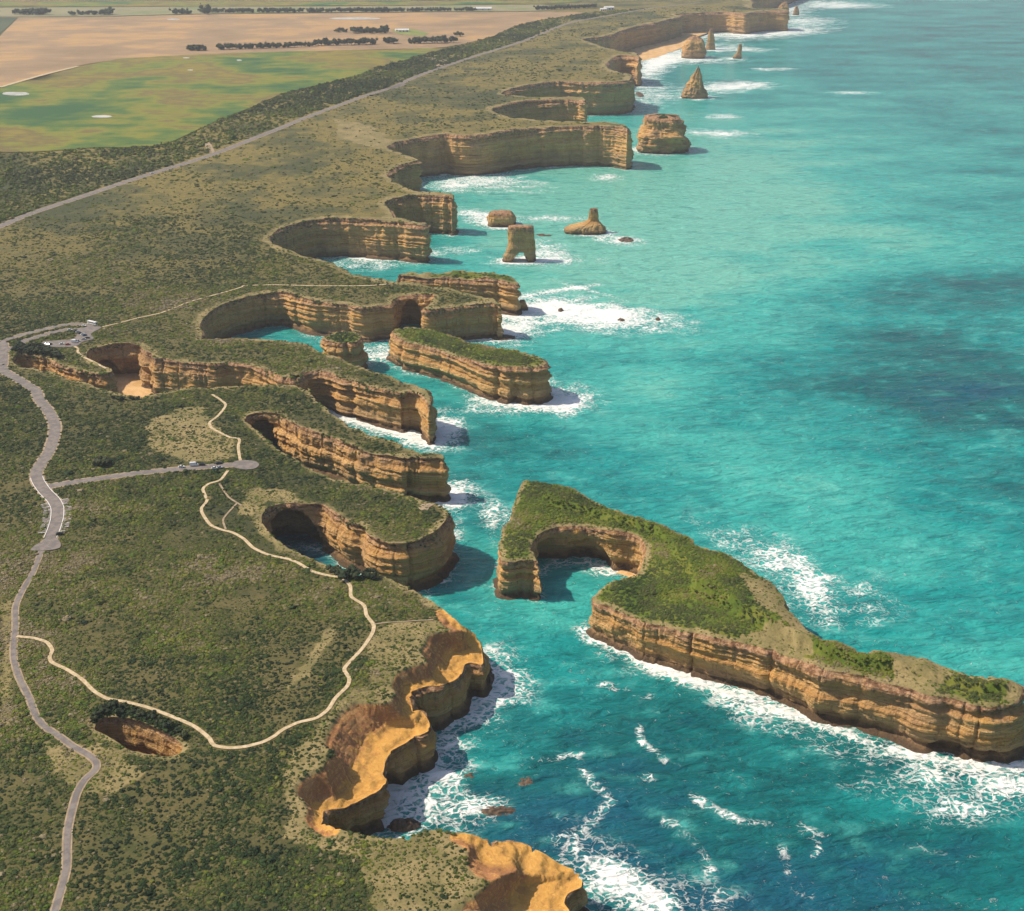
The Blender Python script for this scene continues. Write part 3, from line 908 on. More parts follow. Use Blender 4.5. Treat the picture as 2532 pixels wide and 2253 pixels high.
# rills run down the clay: noise stretched along the slope
ni = near(kd_rim, co[:, 0], co[:, 1])[0][:, 0]
arc = np.concatenate([[0], np.cumsum(np.linalg.norm(np.diff(RIMALL[:, :2], axis=0), axis=1))])[ni]
along = 1 - 2.4 * np.abs(fbm(arc / 5.5 + 0.5 * fbm(co[:, 0] / 6, co[:, 1] / 6, 4, 2), q * 1.3, 3.0, 3))
rough_ = fbm(co[:, 0] / 3.2, co[:, 1] / 3.2, 0, 4)
rill = np.clip(ss(0.70, 0.38, q + 0.10 * along) + 0.25 * rough_, 0, 1)
z = z + np.where((ochre > 0.02) & ~isr & ~ish, along * 1.0 * ss(0.28, 0.6, 1 - q) * ss(0, 0.2, q) + rough_ * 0.55 * ss(0, .15, q), 0)
zs = z + 0.9 * fbm(co[:, 0] / 14, co[:, 1] / 14, 55, 2)
fr = zs / 1.9 - np.floor(zs / 1.9)
led = (np.floor(zs / 1.9) + ss(0.5, 1.0, fr)) * 1.9 - zs
z = z + np.where((ochre > 0.04) & ~isr & ~ish, 0.75 * led, 0)
dry = np.zeros(len(co))
for poly in DRY:
    dry = np.maximum(dry, in_poly(co[:, 0], co[:, 1], poly) * 0.85)
dry = np.maximum(dry, 0.55 * (1 - ss(2, 16, d)) * ss(900, 1300, co[:, 1]) + 0.85 * (1 - ss(1, 6, d + 5 * fbm(co[:, 0] / 16, co[:, 1] / 16, 23, 3))))
mainland = empty('terrain', (0, 0, 0), kind='structure')
GV = np.column_stack([co, z])
new_mesh('plateau', GV, tri, M['ground'], mainland, {'dry': dry, 'ochre': ochre, 'rill': rill, 'arc': arc, 'downslope': q})


def cave(c, u, v, w, h, dep):
    p = at(*cs(c, u, v))
    return (p[0], p[1], w, h, dep)


CAVES = [cave('E', 430, 708, 21, 30, 27), cave('E', 300, 248, 16, 28, 22), cave('D', 720, 500, 15, 19, 14), cave('D', 590, 810, 17, 17, 13), cave('C', 880, 390, 13, 31, 24), cave('C', 605, 434, 4, 9, 6),
         cave('K', 1250, 435, 17, 21, 14), cave('D', 235, 1132, 15, 14, 10), cave('E', 1040, 478, 3.5, 28, 8), cave('K', 1650, 408, 16, 17, 10)]
V, F_, hf = wall(rim, False, nrows=44, caves=CAVES, flip=1.0)
new_mesh('cliff', V, F_, M['cliff'], mainland, {'hf': hf}, smooth=False)
WV = V.reshape(44, -1, 3)
V, F_, hf = wall(hole, True, nrows=20, base_z=2, batter=4, amp=0.6, flip=-1.0 if area2(hole) > 0 else 1.0, crest=-0.5)
new_mesh('sinkhole_wall', V, F_, M['cliff'], mainland, {'hf': hf}, smooth=False)
c0 = hole[:, :2].mean(0)
co2, tri2, s2 = cdt_fill([c0 + (hole[::3, :2] - c0) * 1.25], np.zeros((0, 2)))
new_mesh('sinkhole_floor', np.column_stack([co2, 3 + fbm(co2[:, 0] / 5, co2[:, 1] / 5) * 2]), tri2, M['ground'], mainland)

# ------------------------------------------------------------------ heath and scrub on the mainland
FIELD_EDGE = pts('A', [(-400, 790), (0, 772), (200, 772), (450, 748), (640, 748), (830, 738), (950, 682), (1100, 612), (1250, 552), (1430, 472), (1600, 432), (1800, 387), (1900, 345)]) \
    + pts('B', [(0, 352), (100, 338), (230, 300), (380, 258), (500, 226), (650, 186), (760, 132), (900, 100), (1000, 86), (1130, 64), (1300, 52)])
BELT = [p[:2] for p in FIELD_EDGE] + [p[:2] for p in pts('B', [(1450, 42), (1200, 82), (1050, 108), (950, 143), (800, 206), (550, 284), (300, 368), (130, 440)]) + pts('A', [(1840, 477), (1600, 562), (1400, 642), (1080, 765), (760, 868), (560, 932), (170, 1060), (0, 1130), (-300, 1245)])]
LAND_EDGE = [p[:2] for p in FIELD_EDGE] + [(6000, 9000), (6000, -1000), (-3000, -1000), (-3000, 1500)]
GROVE = [p[:2] for p in pts('L', [(415, 985), (430, 900), (560, 890), (720, 960), (800, 1010), (760, 1035), (600, 1000), (450, 1000)])]
cen = GV[tri].mean(1)
cy_ = cen[:, 1]
vis = (np.abs(cen[:, 0]) < 0.5 * cy_ + 60) & (cy_ > 280) & (cy_ < 4600)
dens = np.where(cy_ < 1500, 1.25 * np.clip((560 / np.maximum(cy_, 1)) ** 1.7, 0.05, 1.0), 0.085 * (1500 / np.maximum(cy_, 1)) ** 2.0)
belt_t = in_poly(cen[:, 0], cy_, BELT)
dens = np.where(belt_t, np.maximum(dens, 0.035 * np.clip((2600 / cy_) ** 1.5, 0.3, 1.6)), dens)
edge_ok = in_poly(cen[:, 0], cy_, LAND_EDGE) | belt_t
SP, sk = sample_tris(GV, tri, np.where(vis & edge_ok, dens, 0))
ri, rd = near(kd_road, SP[:, 0], SP[:, 1])
_, cd = near(kd_rim, SP[:, 0], SP[:, 1])
och_s = ochre[tri[sk]].mean(1)
dry_s = dry[tri[sk]].mean(1)
belt_s = in_poly(SP[:, 0], SP[:, 1], BELT)
patch = fbm(SP[:, 0] / 38, SP[:, 1] / 38, 6, 3)
patch2 = fbm(SP[:, 0] / 160, SP[:, 1] / 160, 9, 3)
patch3 = fbm(SP[:, 0] / 11, SP[:, 1] / 11, 16, 2) * ss(1500, 700, SP[:, 1])
rnd = RNG.random(len(SP))
ok = (rd[:, 0] > road_w[ri[:, 0]] + 0.9) & (cd[:, 0] > 0.8) & (och_s < 0.06)
ok &= rnd < (1 - 0.5 * np.clip(dry_s + patch * 0.5, 0, 1)) * (1 - 0.55 * ss(950, 1500, SP[:, 1]) * np.clip(0.5 + 1.6 * patch2, 0, 1)) * np.where(belt_s, 1, np.clip(0.72 + patch * 0.7 + patch3 * 0.6, 0.1, 1) * (1 - 0.55 * ss(1150, 1500, SP[:, 1])))
SP, cd, dry_s, belt_s, patch, patch2, patch3 = SP[ok], cd[ok, 0], dry_s[ok], belt_s[ok], patch[ok], patch2[ok], patch3[ok]
n = len(SP)
yfac = np.clip(SP[:, 1] / 700, 0.8, 4)
size = (0.75 + 1.5 * RNG.random(n) ** 2.2) * (1 + 0.35 * patch - 0.45 * patch3) * yfac ** 0.62
size *= np.where(dry_s > 0.3, 0.72, 1) * np.where(belt_s, 1.5, 1) * np.where(RNG.random(n) < 0.03, 1.7, 1)
tint = 0.32 + 0.5 * patch + 0.6 * patch2 + 0.4 * patch3 + RNG.normal(0, 0.16, n) + 0.30 * dry_s + 0.10 * ss(1000, 1600, SP[:, 1])
tint = np.where(RNG.random(n) < 0.05, RNG.uniform(0.7, 1.0, n), tint)
lx, ly = to_px(SP[:, 0], SP[:, 1], SP[:, 2])
tint += 0.18 * ss(420, 60, SP[:, 0] * 0 + lx) * ss(900, 1300, ly)
tint = np.where(belt_s, 0.52 + 0.6 * np.clip(patch2 + 0.05, -0.35, 0.3) + RNG.normal(0, 0.10, n), tint)
grove_s = in_poly(SP[:, 0], SP[:, 1], GROVE)
tint = np.where(grove_s, 0.05 + RNG.random(n) * 0.2, tint)
size = np.where(grove_s, size * 1.8, size)
scatter('coastal_heath', SP, size, tint, label='low dark green and olive coastal heath covering the clifftop plateau', cat='heath',
        hscale=np.where(belt_s | grove_s, RNG.uniform(0.7, 1.2, n), RNG.uniform(0.35, 0.8, n)))
print('scrub', n)


# ------------------------------------------------------------------ roads, paths, car parks
def ribbon(name, q, w, mat, lift, parent=None, off=0.0, kind='structure'):
    t = np.gradient(smooth_ring(q[:, :2], False, 2), axis=0)
    t /= np.linalg.norm(t, axis=1, keepdims=True) + 1e-9
    nrm = np.stack([-t[:, 1], t[:, 0]], 1)
    ks = np.array([-0.5, -0.25, 0, 0.25, 0.5])
    wob = 1 + 0.04 * vnoise(q[:, 0] / 6, q[:, 1] / 6, 3)
    P = q[:, None, :2] + nrm[:, None, :] * (ks[None, :, None] * w * wob[:, None, None] + off)
    z = ground_z(P[..., 0].ravel(), P[..., 1].ravel()).reshape(P.shape[:2]) + lift
    V = np.concatenate([P, z[..., None]], -1).reshape(-1, 3)
    n = len(q)
    r_, c_ = np.meshgrid(np.arange(n - 1), np.arange(4), indexing='ij')
    F_ = np.stack([r_ * 5 + c_, r_ * 5 + c_ + 1, (r_ + 1) * 5 + c_ + 1, (r_ + 1) * 5 + c_], -1).reshape(-1, 4)[:, ::-1]
    return new_mesh(name, V, F_, M[mat], parent, kind=None if parent else kind)


def sheet(name, poly, mat, lift, step=6.0, parent=None, zfun=None, kind='structure', rag=0.0):
    poly = np.asarray([p[:2] for p in poly])
    lp = resample(catmull(np.column_stack([poly, poly[:, 0] * 0]), True, 6), True, lambda y: y * 0 + step)
    if rag:
        nn_ = normals2d(lp, True, 3)
        lp[:, :2] += nn_ * (fbm(lp[:, 0] / (step * 4), lp[:, 1] / (step * 4), 2, 3) * rag)[:, None]
    a0, a1 = lp.min(0), lp.max(0)
    xs, ys = np.meshgrid(np.arange(a0[0], a1[0], step), np.arange(a0[1], a1[1], step))
    kd = make_kd(lp)
    g = np.stack([xs.ravel(), ys.ravel()], 1)
    g = g[in_poly(g[:, 0], g[:, 1], lp)]
    if len(g):
        g = g[near(kd, g[:, 0], g[:, 1])[1][:, 0] > step * 0.5]
    co, tri, _ = cdt_fill([lp[:, :2]], g)
    z = (ground_z(co[:, 0], co[:, 1]) if zfun is None else zfun(co[:, 0], co[:, 1])) + lift
    return new_mesh(name, np.column_stack([co, z]), tri, M[mat], parent, kind=None if parent else kind)


lift = 0.20
for k, (w, kind, mt, q) in ROADS.items():
    nm = {'road': 'road', 'path': 'footpath'}[kind]
    o = ribbon(nm, q, w, mt, lift)
    if kind == 'road':
        ribbon('road_shoulder', q, w + 2.6, 'shoulder', lift - 0.08, o)
    elif mt == 'asphalt':
        ribbon('path_verge', q, w + 1.6, 'shoulder', lift - 0.08, o)
    lift += 0.012
lot = sheet('car_park', LOT, 'asphalt', 0.42, 3.0)
sheet('turning_circle', BULB, 'asphalt', 0.45, 3.0)
turn = sheet('turning_area', TURN, 'asphalt', 0.48, 3.0)
# edge lines and parking bays along the bend of the access road
qa = ROADS['access'][3]
ua, va = to_px(qa[:, 0], qa[:, 1], qa[:, 2])
acc = [o for o in COL.objects if o.name.startswith('road')][2]
bend = (va > 1180) & (va < 1335)
sel = np.where(bend)[0]
road_acc = bpy.data.objects['road.001'] if 'road.001' in bpy.data.objects else None
for off in (-4.0, 4.0):
    ribbon('edge_line', qa[sel], 0.45, 'paint', 0.46, road_acc, off)
t = np.gradient(smooth_ring(qa[:, :2], False, 2), axis=0)
t /= np.linalg.norm(t, axis=1, keepdims=True)
bays = [i for i in sel if 1240 < va[i] < 1325]
bay_me = None
L_ = qa[bays[0]:bays[-1]:2]
apron = {}
for sgn in (-1, 1):
    ribbon('parking_apron', qa[bays[0]:bays[-1]], 5.0, 'asphalt', 0.33, road_acc, sgn * 6.6)
    for i in bays[::2]:
        nrm = np.array([-t[i, 1], t[i, 0]])
        p = qa[i, :2] + nrm * sgn * 6.6
        if bay_me is None:
            hw, hl, hh = 0.17, 2.1, 0.02
            vb = [(sx * hl, sy * hw, sz * hh) for sx in (-1, 1) for sy in (-1, 1) for sz in (-1, 1)]
            fb = np.array([(0, 1, 3, 2), (4, 6, 7, 5), (0, 4, 5, 1), (2, 3, 7, 6), (0, 2, 6, 4), (1, 5, 7, 3)])
            bo = new_mesh('bay_line', vb, fb, M['paint'], road_acc, smooth=False)
            bay_me = bo.data
        else:
            bo = bpy.data.objects.new('bay_line', bay_me)
            COL.objects.link(bo)
            bo.parent = road_acc
        zz = float(ground_z([p[0]], [p[1]])[0])
        bo.location = (p[0], p[1], zz + 0.45)
        bo.rotation_euler.z = math.atan2(nrm[1], nrm[0])

# ================================================================== ISLANDS AND STACKS
coast_pts = [rim[rim[:, 1] > 250][:, :2]]       # waterline samples for surf


def island(name, label, cat, seq, dome=2.0, zjit=0.5, caves=(), arches=(), step=lambda y: np.clip(0.0016 * y, 0.9, 6), batter=1.6, amp=1.0, W=5.0, scrubd=0.35, tint0=0.62, bare=None, crest=1.6, rag=0.95, nrows=40, top_mat='island_top', sizek=1.0, group=None, slope_och=0.0):
    p = np.array(seq)
    if area2(p) < 0:
        p = p[::-1]
    r = resample(catmull(p, True, 10), True, step)
    r = ragged(r, True, rag)
    r[:, 2] += fbm(r[:, 0] / 9, r[:, 1] / 9, 3, 3) * zjit
    c = r[:, :2].mean(0)
    root = empty(name, (0, 0, 0))
    tag(root, label, cat, group)
    V, F_, hf = wall(r, True, nrows=nrows, caves=caves, arches=arches, flip=1.0, batter=batter, amp=amp, crest=crest)
    new_mesh('cliff', V, F_, M['cliff'], root, {'hf': hf}, smooth=False)
    a0, a1 = r.min(0), r.max(0)
    st = float(step(np.array([c[1]]))[0]) * 2.2
    xs, ys = np.meshgrid(np.arange(a0[0], a1[0], st), np.arange(a0[1], a1[1], st))
    g = np.stack([xs.ravel(), ys.ravel()], 1) + RNG.uniform(-.25, .25, (xs.size, 2)) * st
    kd = make_kd(r)
    if len(g):
        g = g[near(kd, g[:, 0], g[:, 1])[1][:, 0] > st * 0.5]
    co, tri, src = cdt_fill([r[:, :2]], g)
    idx, dst = near(kd, co[:, 0], co[:, 1], 6)
    w = 1 / (dst - dst[:, :1] + 3) ** 2
    w /= w.sum(1, keepdims=True)
    z = (r[idx, 2] * w).sum(1) + dome * (1 - np.exp(-dst[:, 0] / 9)) + fbm(co[:, 0] / 12, co[:, 1] / 12, 1, 3) * 0.8 * ss(0, 4, dst[:, 0])
    isb = (src >= 0) & (src < len(r))
    z[isb] = r[src[isb], 2]
    d = dst[:, 0]
    dry = 0.9 * (1 - ss(1.0, W, d + 2 * fbm(co[:, 0] / 8, co[:, 1] / 8, 5, 2)))
    if bare is not None:
        for poly in bare:
            dry = np.maximum(dry, 0.95 * in_poly(co[:, 0], co[:, 1], poly))
    och = slope_och * (1 - ss(0.5, W, d + 1.5 * fbm(co[:, 0] / 5, co[:, 1] / 5, 15, 2)))
    GVi = np.column_stack([co, z])
    new_mesh('grassy_top', GVi, tri, M[top_mat], root, {'dry': dry, 'ochre': och, 'rill': dry * 0 + 0.3})
    if scrubd > 0:
        P, k = sample_tris(GVi, tri, np.full(len(tri), scrubd))
        dr = dry[tri[k]].mean(1)
        keep = RNG.random(len(P)) > dr * 0.8
        P, dr = P[keep], dr[keep]
        if len(P):
            pa = fbm(P[:, 0] / 24, P[:, 1] / 24, 6, 3)
            sz = RNG.uniform(0.9, 2.0, len(P)) * (1 - 0.35 * dr) * np.clip(P[:, 1] / 700, 0.9, 3) ** 0.6 * sizek
            ti = tint0 - 0.55 * np.clip(pa, -0.6, 1) + RNG.normal(0, 0.07, len(P)) + 0.25 * dr
            scatter('scrub', P, sz, ti, root, hscale=RNG.uniform(0.35, 0.7, len(P)))
    coast_pts.append(r[:, :2])
    return root


I = [(250, 352, 26), (205, 347, 25), (150, 352, 25), (122, 340, 25), (118, 275, 26), (132, 232, 27), (165, 195, 28), (176, 150, 28), (192, 98, 29), (205, 66, 30), (228, 55, 30), (265, 58, 30), (330, 71, 31), (400, 82, 31), (440, 110, 31),
     (510, 145, 31), (580, 170, 31), (640, 186, 31), (665, 205, 31), (740, 225, 31), (800, 250, 31), (880, 298, 32), (960, 322, 32), (1000, 345, 33), (1060, 388, 34), (1130, 430, 35), (1163, 465, 36), (1172, 512, 36), (1200, 552, 37),
     (1250, 598, 37), (1300, 634, 38), (1352, 636, 38), (1420, 667, 38), (1447, 682, 38), (1500, 676, 39), (1580, 688, 39), (1680, 708, 40), (1760, 735, 40), (1830, 760, 40), (1900, 768, 40), (1980, 785, 40), (2030, 808, 40), (2034, 832, 39),
     (1995, 868, 37), (1890, 880, 36), (1790, 850, 36), (1700, 842, 36), (1600, 808, 35), (1500, 782, 34), (1400, 762, 33), (1320, 748, 32), (1240, 715, 31), (1150, 683, 30), (1050, 660, 29), (950, 645, 28), (850, 625, 27), (750, 596, 26),
     (650, 570, 25), (590, 548, 25), (520, 515, 24), (475, 503, 23), (462, 485, 23), (490, 455, 24), (520, 432, 25), (570, 405, 26), (620, 382, 27), (652, 345, 28), (663, 305, 28), (645, 268, 28), (590, 246, 28), (530, 240, 28), (440, 226, 27),
     (350, 228, 27), (290, 246, 27), (258, 270, 26), (250, 300, 26), (262, 335, 26), (270, 360, 26)]
bare_i = [[p[:2] for p in pts('I', s, 34)] for s in ([(1000, 600), (1100, 580), (1250, 640), (1280, 680), (1180, 680), (1080, 650)], [(1540, 690), (1700, 720), (1780, 780), (1700, 830), (1580, 790)],
                                                     [(1000, 400), (1130, 440), (1160, 510), (1290, 640), (1230, 640), (1060, 530)], [(1900, 770), (2030, 805), (2030, 840), (1960, 870), (1980, 810)])]
pb = at(*cs('I', 440, 226), 27); pe = at(*cs('I', 1860, 872), 36); a1 = at(*cs('I', 124, 245), 27); a2 = at(*cs('I', 300, 241), 27)
I = [(u_, v_, z_ - 3.2 * float(ss(1150, 1850, u_)) * (1.3 if v_ > 0.32 * u_ + 160 else 0.9)) for u_, v_, z_ in I]
island('island', 'large wedge-shaped green island with curved bay, natural arch and long banded cliff', 'island', pts('I', I), dome=3.0, batter=0.6, crest=1.2, caves=[(pb[0], pb[1], 20, 17, 12), (pe[0], pe[1], 20, 11, 4.5)],
       arches=[(a1[0], a1[1], a2[0], a2[1], 13, 19)], bare=bare_i, tint0=0.55, W=5.0, slope_och=0.0, scrubd=0.6)

SL = [(803, 552, 27), (850, 587, 27), (920, 604, 27), (1000, 626, 27), (1060, 645, 28), (1120, 658, 29), (1180, 682, 30), (1250, 694, 31), (1310, 697, 32), (1380, 697, 33), (1440, 690, 33), (1458, 675, 33), (1440, 655, 33), (1390, 640, 32), (1330, 624, 32),
      (1270, 620, 31), (1200, 606, 30), (1130, 596, 29), (1080, 576, 28), (1000, 546, 28), (930, 531, 28), (860, 526, 27), (815, 532, 27)]
pS = at(*cs('C', 1320, 697), 32)
island('long_islet', 'long straight golden islet with scrubby top between the gorge mouth and open sea', 'islet', pts('C', SL), dome=1.5, caves=[(pS[0], pS[1], 6, 20, 5)], tint0=0.55, W=7)
RZ = [(820, 306, 34), (900, 312, 34), (1000, 314, 34), (1100, 318, 34), (1190, 322, 34), (1260, 330, 34), (1318, 344, 33), (1318, 330, 33), (1290, 312, 35), (1230, 296, 36), (1150, 292, 37), (1060, 294, 37), (950, 296, 36), (850, 297, 34)]
island('ridge_islet', 'narrow knife-edged bare rock islet behind the arched headland', 'islet', pts('C', RZ), dome=0.3, zjit=2.8, tint0=0.5, W=7, scrubd=0.12, crest=1.2)
PI = [(494, 572, 29), (515, 552, 29), (560, 541, 30), (620, 541, 30), (660, 553, 30), (670, 572, 29), (640, 592, 29), (580, 596, 29), (520, 586, 29)]
island('rock_pillar', 'squat bushy topped rock pillar in the mouth of the round turquoise bay', 'sea stack', pts('C', PI), dome=1.5, tint0=0.4, W=4)


def stack(name, label, u0, u1, vb, crop, vtop, prof, z_wat=0.0, ratio=0.8, seed=1, nrows=46, ncol=84, top_scrub=False, arch=None, lean=0.0, group=None, jag=1.0):
    """Sea stack: base spans pixels u0..u1 at waterline vb, top at vtop. prof: (height fraction, half-width fraction, sideways shift fraction)"""
    a, b = at(*cs(crop, u0, vb), 0.0), at(*cs(crop, u1, vb), 0.0)
    c = 0.5 * (a + b)
    hw = 0.5 * np.linalg.norm(b - a)
    c[1] += hw * ratio * 0.8
    uu, vv = cs(crop, (u0 + u1) / 2, vtop)
    dr = ray(uu, vv)
    h = CAM_H + dr[2] * (c[1] / dr[1])
    prof = sorted(prof)
    th = np.linspace(0, 2 * math.pi, ncol, endpoint=False)
    f = np.linspace(1, 0, nrows)                      # 1 top, 0 water
    V = np.zeros((nrows, ncol, 3)); H = np.zeros((nrows, ncol))
    hp, wp, sp = zip(*prof)
    for r in range(nrows):
        z = h * f[r] - 3 * (1 - f[r])
        w = np.interp(f[r], hp, wp) * hw
        s = np.interp(f[r], hp, sp) * hw
        px, py = np.cos(th), np.sin(th)
        sq = (np.abs(px) ** 3.2 + np.abs(py) ** 3.2) ** (-1 / 3.2)
        zc = z + 1.2 * vnoise(px * 1.5 + seed, py * 1.5, 3)
        lay = np.tanh(3 * vnoise(zc / 3.4, zc * 0 + seed * 3.3)) * 0.022 + np.tanh(3 * vnoise(zc / 9, zc * 0 + seed * 5.3)) * 0.02
        nz = fbm(px * 1.6 + seed * 9.1, py * 1.6, z / 14, 4) * 0.20 + fbm(px * 5 + seed, py * 5, z / 5, 3) * 0.11 + fbm(px * 14 + seed, py * 14, z / 2.5, 2) * 0.05
        clf = 0.13 * np.clip(1 - np.abs(vnoise(px * 2.6 + seed, py * 2.6, 0.02 * z)) / 0.14, 0, 1)
        bl = 0.09 * (_hash(np.floor(th * ncol / 2 / math.pi / 5 + np.floor(z / 5) * .37), np.floor(z / 5 + 0 * th), np.full(ncol, float(seed))) - .5)
        k = sq * (1 + jag * (lay + nz + bl - clf * f[r] ** 0.3))
        V[r, :, 0] = c[0] + s + w * px * k
        V[r, :, 1] = c[1] + w * ratio * py * k
        V[r, :, 2] = z + (jag * 0.05 * h * fbm(px * 2 + seed, py * 2, seed, 3) if r < 3 else 0)
        H[r] = 1 - f[r]
    VV = V.reshape(-1, 3)
    r_, c_ = np.meshgrid(np.arange(nrows - 1), np.arange(ncol), indexing='ij')
    c2 = (c_ + 1) % ncol
    q = np.stack([r_ * ncol + c_, (r_ + 1) * ncol + c_, (r_ + 1) * ncol + c2, r_ * ncol + c2], -1)
    keep = np.ones(q.shape[:2], bool)
    extra = []
    if arch:
        ang, hcol, zfrac = arch
        ia = int(((ang % 360) / 360) * ncol)
        ib = (ia + ncol // 2) % ncol
        rows = []
        for k in range(-hcol, hcol + 1):
            g = math.sqrt(1 - (k / (hcol + .6)) ** 2)
            rows.append(int(round((1 - zfrac * g) * (nrows - 1))))
        loops = []
        for side, i0 in ((1, ia), (-1, ib)):
            cols = [(i0 + side * k) % ncol for k in range(-hcol, hcol + 1)]
            loops.append([r * ncol + cols[0] for r in range(nrows - 1, rows[0], -1)] + [rows[j] * ncol + cc for j, cc in enumerate(cols)] + [r * ncol + cols[-1] for r in range(rows[-1] + 1, nrows)])
            for j in range(len(cols) - 1):
                keep[max(rows[j], rows[j + 1]):, cols[j] if side == 1 else cols[j + 1]] = False
        for j in range(len(loops[0]) - 1):
            extra.append((loops[0][j], loops[0][j + 1], loops[1][j + 1], loops[1][j]))
    faces = [q[keep].reshape(-1, 4)]
    if extra:
        faces.append(np.array(extra))
    # cap: rings shrinking to the centre
    capv, capf = [], []
    top = V[0]
    cc = top.mean(0)
    rings = [top] + [cc + (top - cc) * k + np.array([0, 0, 1.0]) * (1 - k * k) * 0.04 * h for k in (0.75, 0.5, 0.25)]
    off = len(VV)
    ridx = [np.arange(ncol)]
    for rg in rings[1:]:
        rg = rg.copy()
        rg[:, 2] += fbm(rg[:, 0] / 6, rg[:, 1] / 6, seed, 2) * 0.02 * h * jag
        ridx.append(np.arange(off, off + ncol))
        capv.append(rg)
        off += ncol
    capv = np.vstack(capv + [cc[None] + [[0, 0, 0.04 * h]]])
    VA = np.vstack([VV, capv])
    HA = np.concatenate([H.ravel(), np.zeros(len(capv))])
    for a_, b_ in zip(ridx[:-1], ridx[1:]):
        capf.append(np.stack([a_, np.roll(a_, -1), np.roll(b_, -1), b_], -1))
    last = ridx[-1]
    tris = np.stack([last, np.roll(last, -1), np.full(ncol, len(VA) - 1)], -1)
    root = empty(name, (0, 0, 0))
    tag(root, label, 'sea stack', group)
    new_mesh('rock_body', VA, faces + capf + [tris], M['cliff'], root, {'hf': HA}, smooth=False)
    if top_scrub:
        n_ = int(80 * (hw / 10) ** 2 * ratio)
        rr, aa = np.sqrt(RNG.random(n_)), RNG.random(n_) * 6.28
        w = np.interp(1.0, hp, wp) * hw
        s = np.interp(1.0, hp, sp) * hw
        P = np.stack([c[0] + s + np.cos(aa) * rr * w * 0.95, c[1] + np.sin(aa) * rr * w * ratio * 0.95, np.full(n_, h * 1.0) + (1 - rr ** 2) * 0.04 * h], 1)
        scatter('scrub', P, RNG.uniform(1.5, 3.2, n_), RNG.uniform(0.2, 0.6, n_), root, hscale=RNG.uniform(0.3, 0.6, n_))
    an = np.linspace(0, 6.28, 40)
    coast_pts.append(np.stack([c[0] + hw * np.cos(an), c[1] + hw * ratio * np.sin(an)], 1))
    return root


BOX = [(0, 1.0, 0), (0.1, 0.98, 0), (0.5, 0.9, 0.01), (0.75, 0.8, 0), (0.9, 0.7, -0.02), (0.97, 0.6, -0.03), (1.0, 0.5, -0.03)]
stack('sea_stack', 'massive blocky sea stack just off the tip of the longest headland', 1382, 1648, 775, 'B', 588, BOX, seed=2, top_scrub=True, ratio=0.9, ncol=80)
stack('sea_stack', 'pointed cone shaped sea stack standing alone in blue water', 1610, 1737, 498, 'B', 340, [(0, 1, 0), (0.2, 0.86, 0), (0.5, 0.6, 0.05), (0.75, 0.36, 0.12), (0.88, 0.2, 0.18), (0.96, 0.13, 0.2), (1, 0.07, 0.2)], seed=5, ratio=0.8, jag=1.3)
stack('sea_stack', 'rounded dome shaped sea stack beside the far beach', 1614, 1730, 296, 'B', 183, [(0, 1, 0), (0.45, 0.99, 0), (0.7, 0.88, 0), (0.87, 0.66, 0.02), (0.96, 0.4, .03), (1, 0.22, 0.05)], seed=7, ratio=1.0, jag=0.7)
stack('sea_stack', 'tall slim sea stack rising behind the dome shaped stack', 1730, 1777, 252, 'B', 148, [(0, 1, 0), (0.5, 0.75, 0), (0.8, 0.55, -0.1), (1, 0.28, -0.1)], seed=9, ratio=1.0)
stack('sea_stack', 'small thin needle of rock far out from the beach', 1866, 1911, 297, 'B', 224, [(0, 1, 0), (0.3, 0.8, 0.1), (0.45, 0.5, 0.4), (0.9, 0.38, 0.5), (1, 0.3, 0.5)], seed=11, ratio=0.8)
stack('sea_stack', 'upright sea stack at the far end of the beach', 1795, 1832, 155, 'B', 82, [(0, 1, 0), (0.5, 0.75, 0), (1, 0.4, 0)], seed=13, ratio=1.0)
stack('sea_stack', 'low stub of rock against the upright far stack', 1826, 1862, 155, 'B', 105, [(0, 1, 0), (0.7, 0.85, 0), (1, 0.6, 0)], seed=15, ratio=0.9)
stack('sea_stack', 'rugged twin peaked stack off the farthest headland', 1683, 1742, 66, 'F', 12, [(0, 1, 0), (0.5, 0.85, 0), (0.8, 0.6, 0.1), (1, 0.3, 0.2)], seed=17, ratio=0.8, jag=1.6)
stack('sea_stack', 'farthest and outermost small sea stack near the top edge', 1760, 1793, 77, 'F', 33, [(0, 1, 0), (0.6, 0.75, 0), (1, 0.35, 0)], seed=19, ratio=0.9)
stack('sea_stack', 'low flat topped rock block beside the arched stack', 1202, 1320, 103, 'C', 42, [(0, 1, 0), (0.5, 0.98, 0), (0.85, 0.9, 0), (1, 0.72, 0.0)], seed=21, ratio=0.8)
stack('sea_stack', 'square topped sea stack with a small arch through its foot', 1268, 1402, 252, 'C', 102, [(0, 1.05, 0), (0.22, 0.98, 0.02), (0.4, 0.86, 0.1), (0.5, 0.84, 0.12), (0.95, 0.82, 0.1), (1, 0.76, 0.1)], seed=23, ratio=0.55, arch=(278, 6, 0.34), jag=0.6)
stack('sea_stack', 'boot shaped rock with a chimney on its wide base', 1540, 1692, 135, 'C', 27, [(0, 1, 0), (0.25, 0.97, 0), (0.36, 0.82, 0.12), (0.46, 0.5, 0.3), (0.55, 0.27, 0.42), (0.92, 0.23, 0.42), (1, 0.19, 0.42)], seed=25, ratio=0.65)
stack('sea_stack', 'small dark rock stub off the end of the knife-edged islet', 1326, 1376, 455, 'C', 412, [(0, 1, 0), (0.5, 0.75, 0), (1, 0.4, -0.1)], seed=27, ratio=0.8)


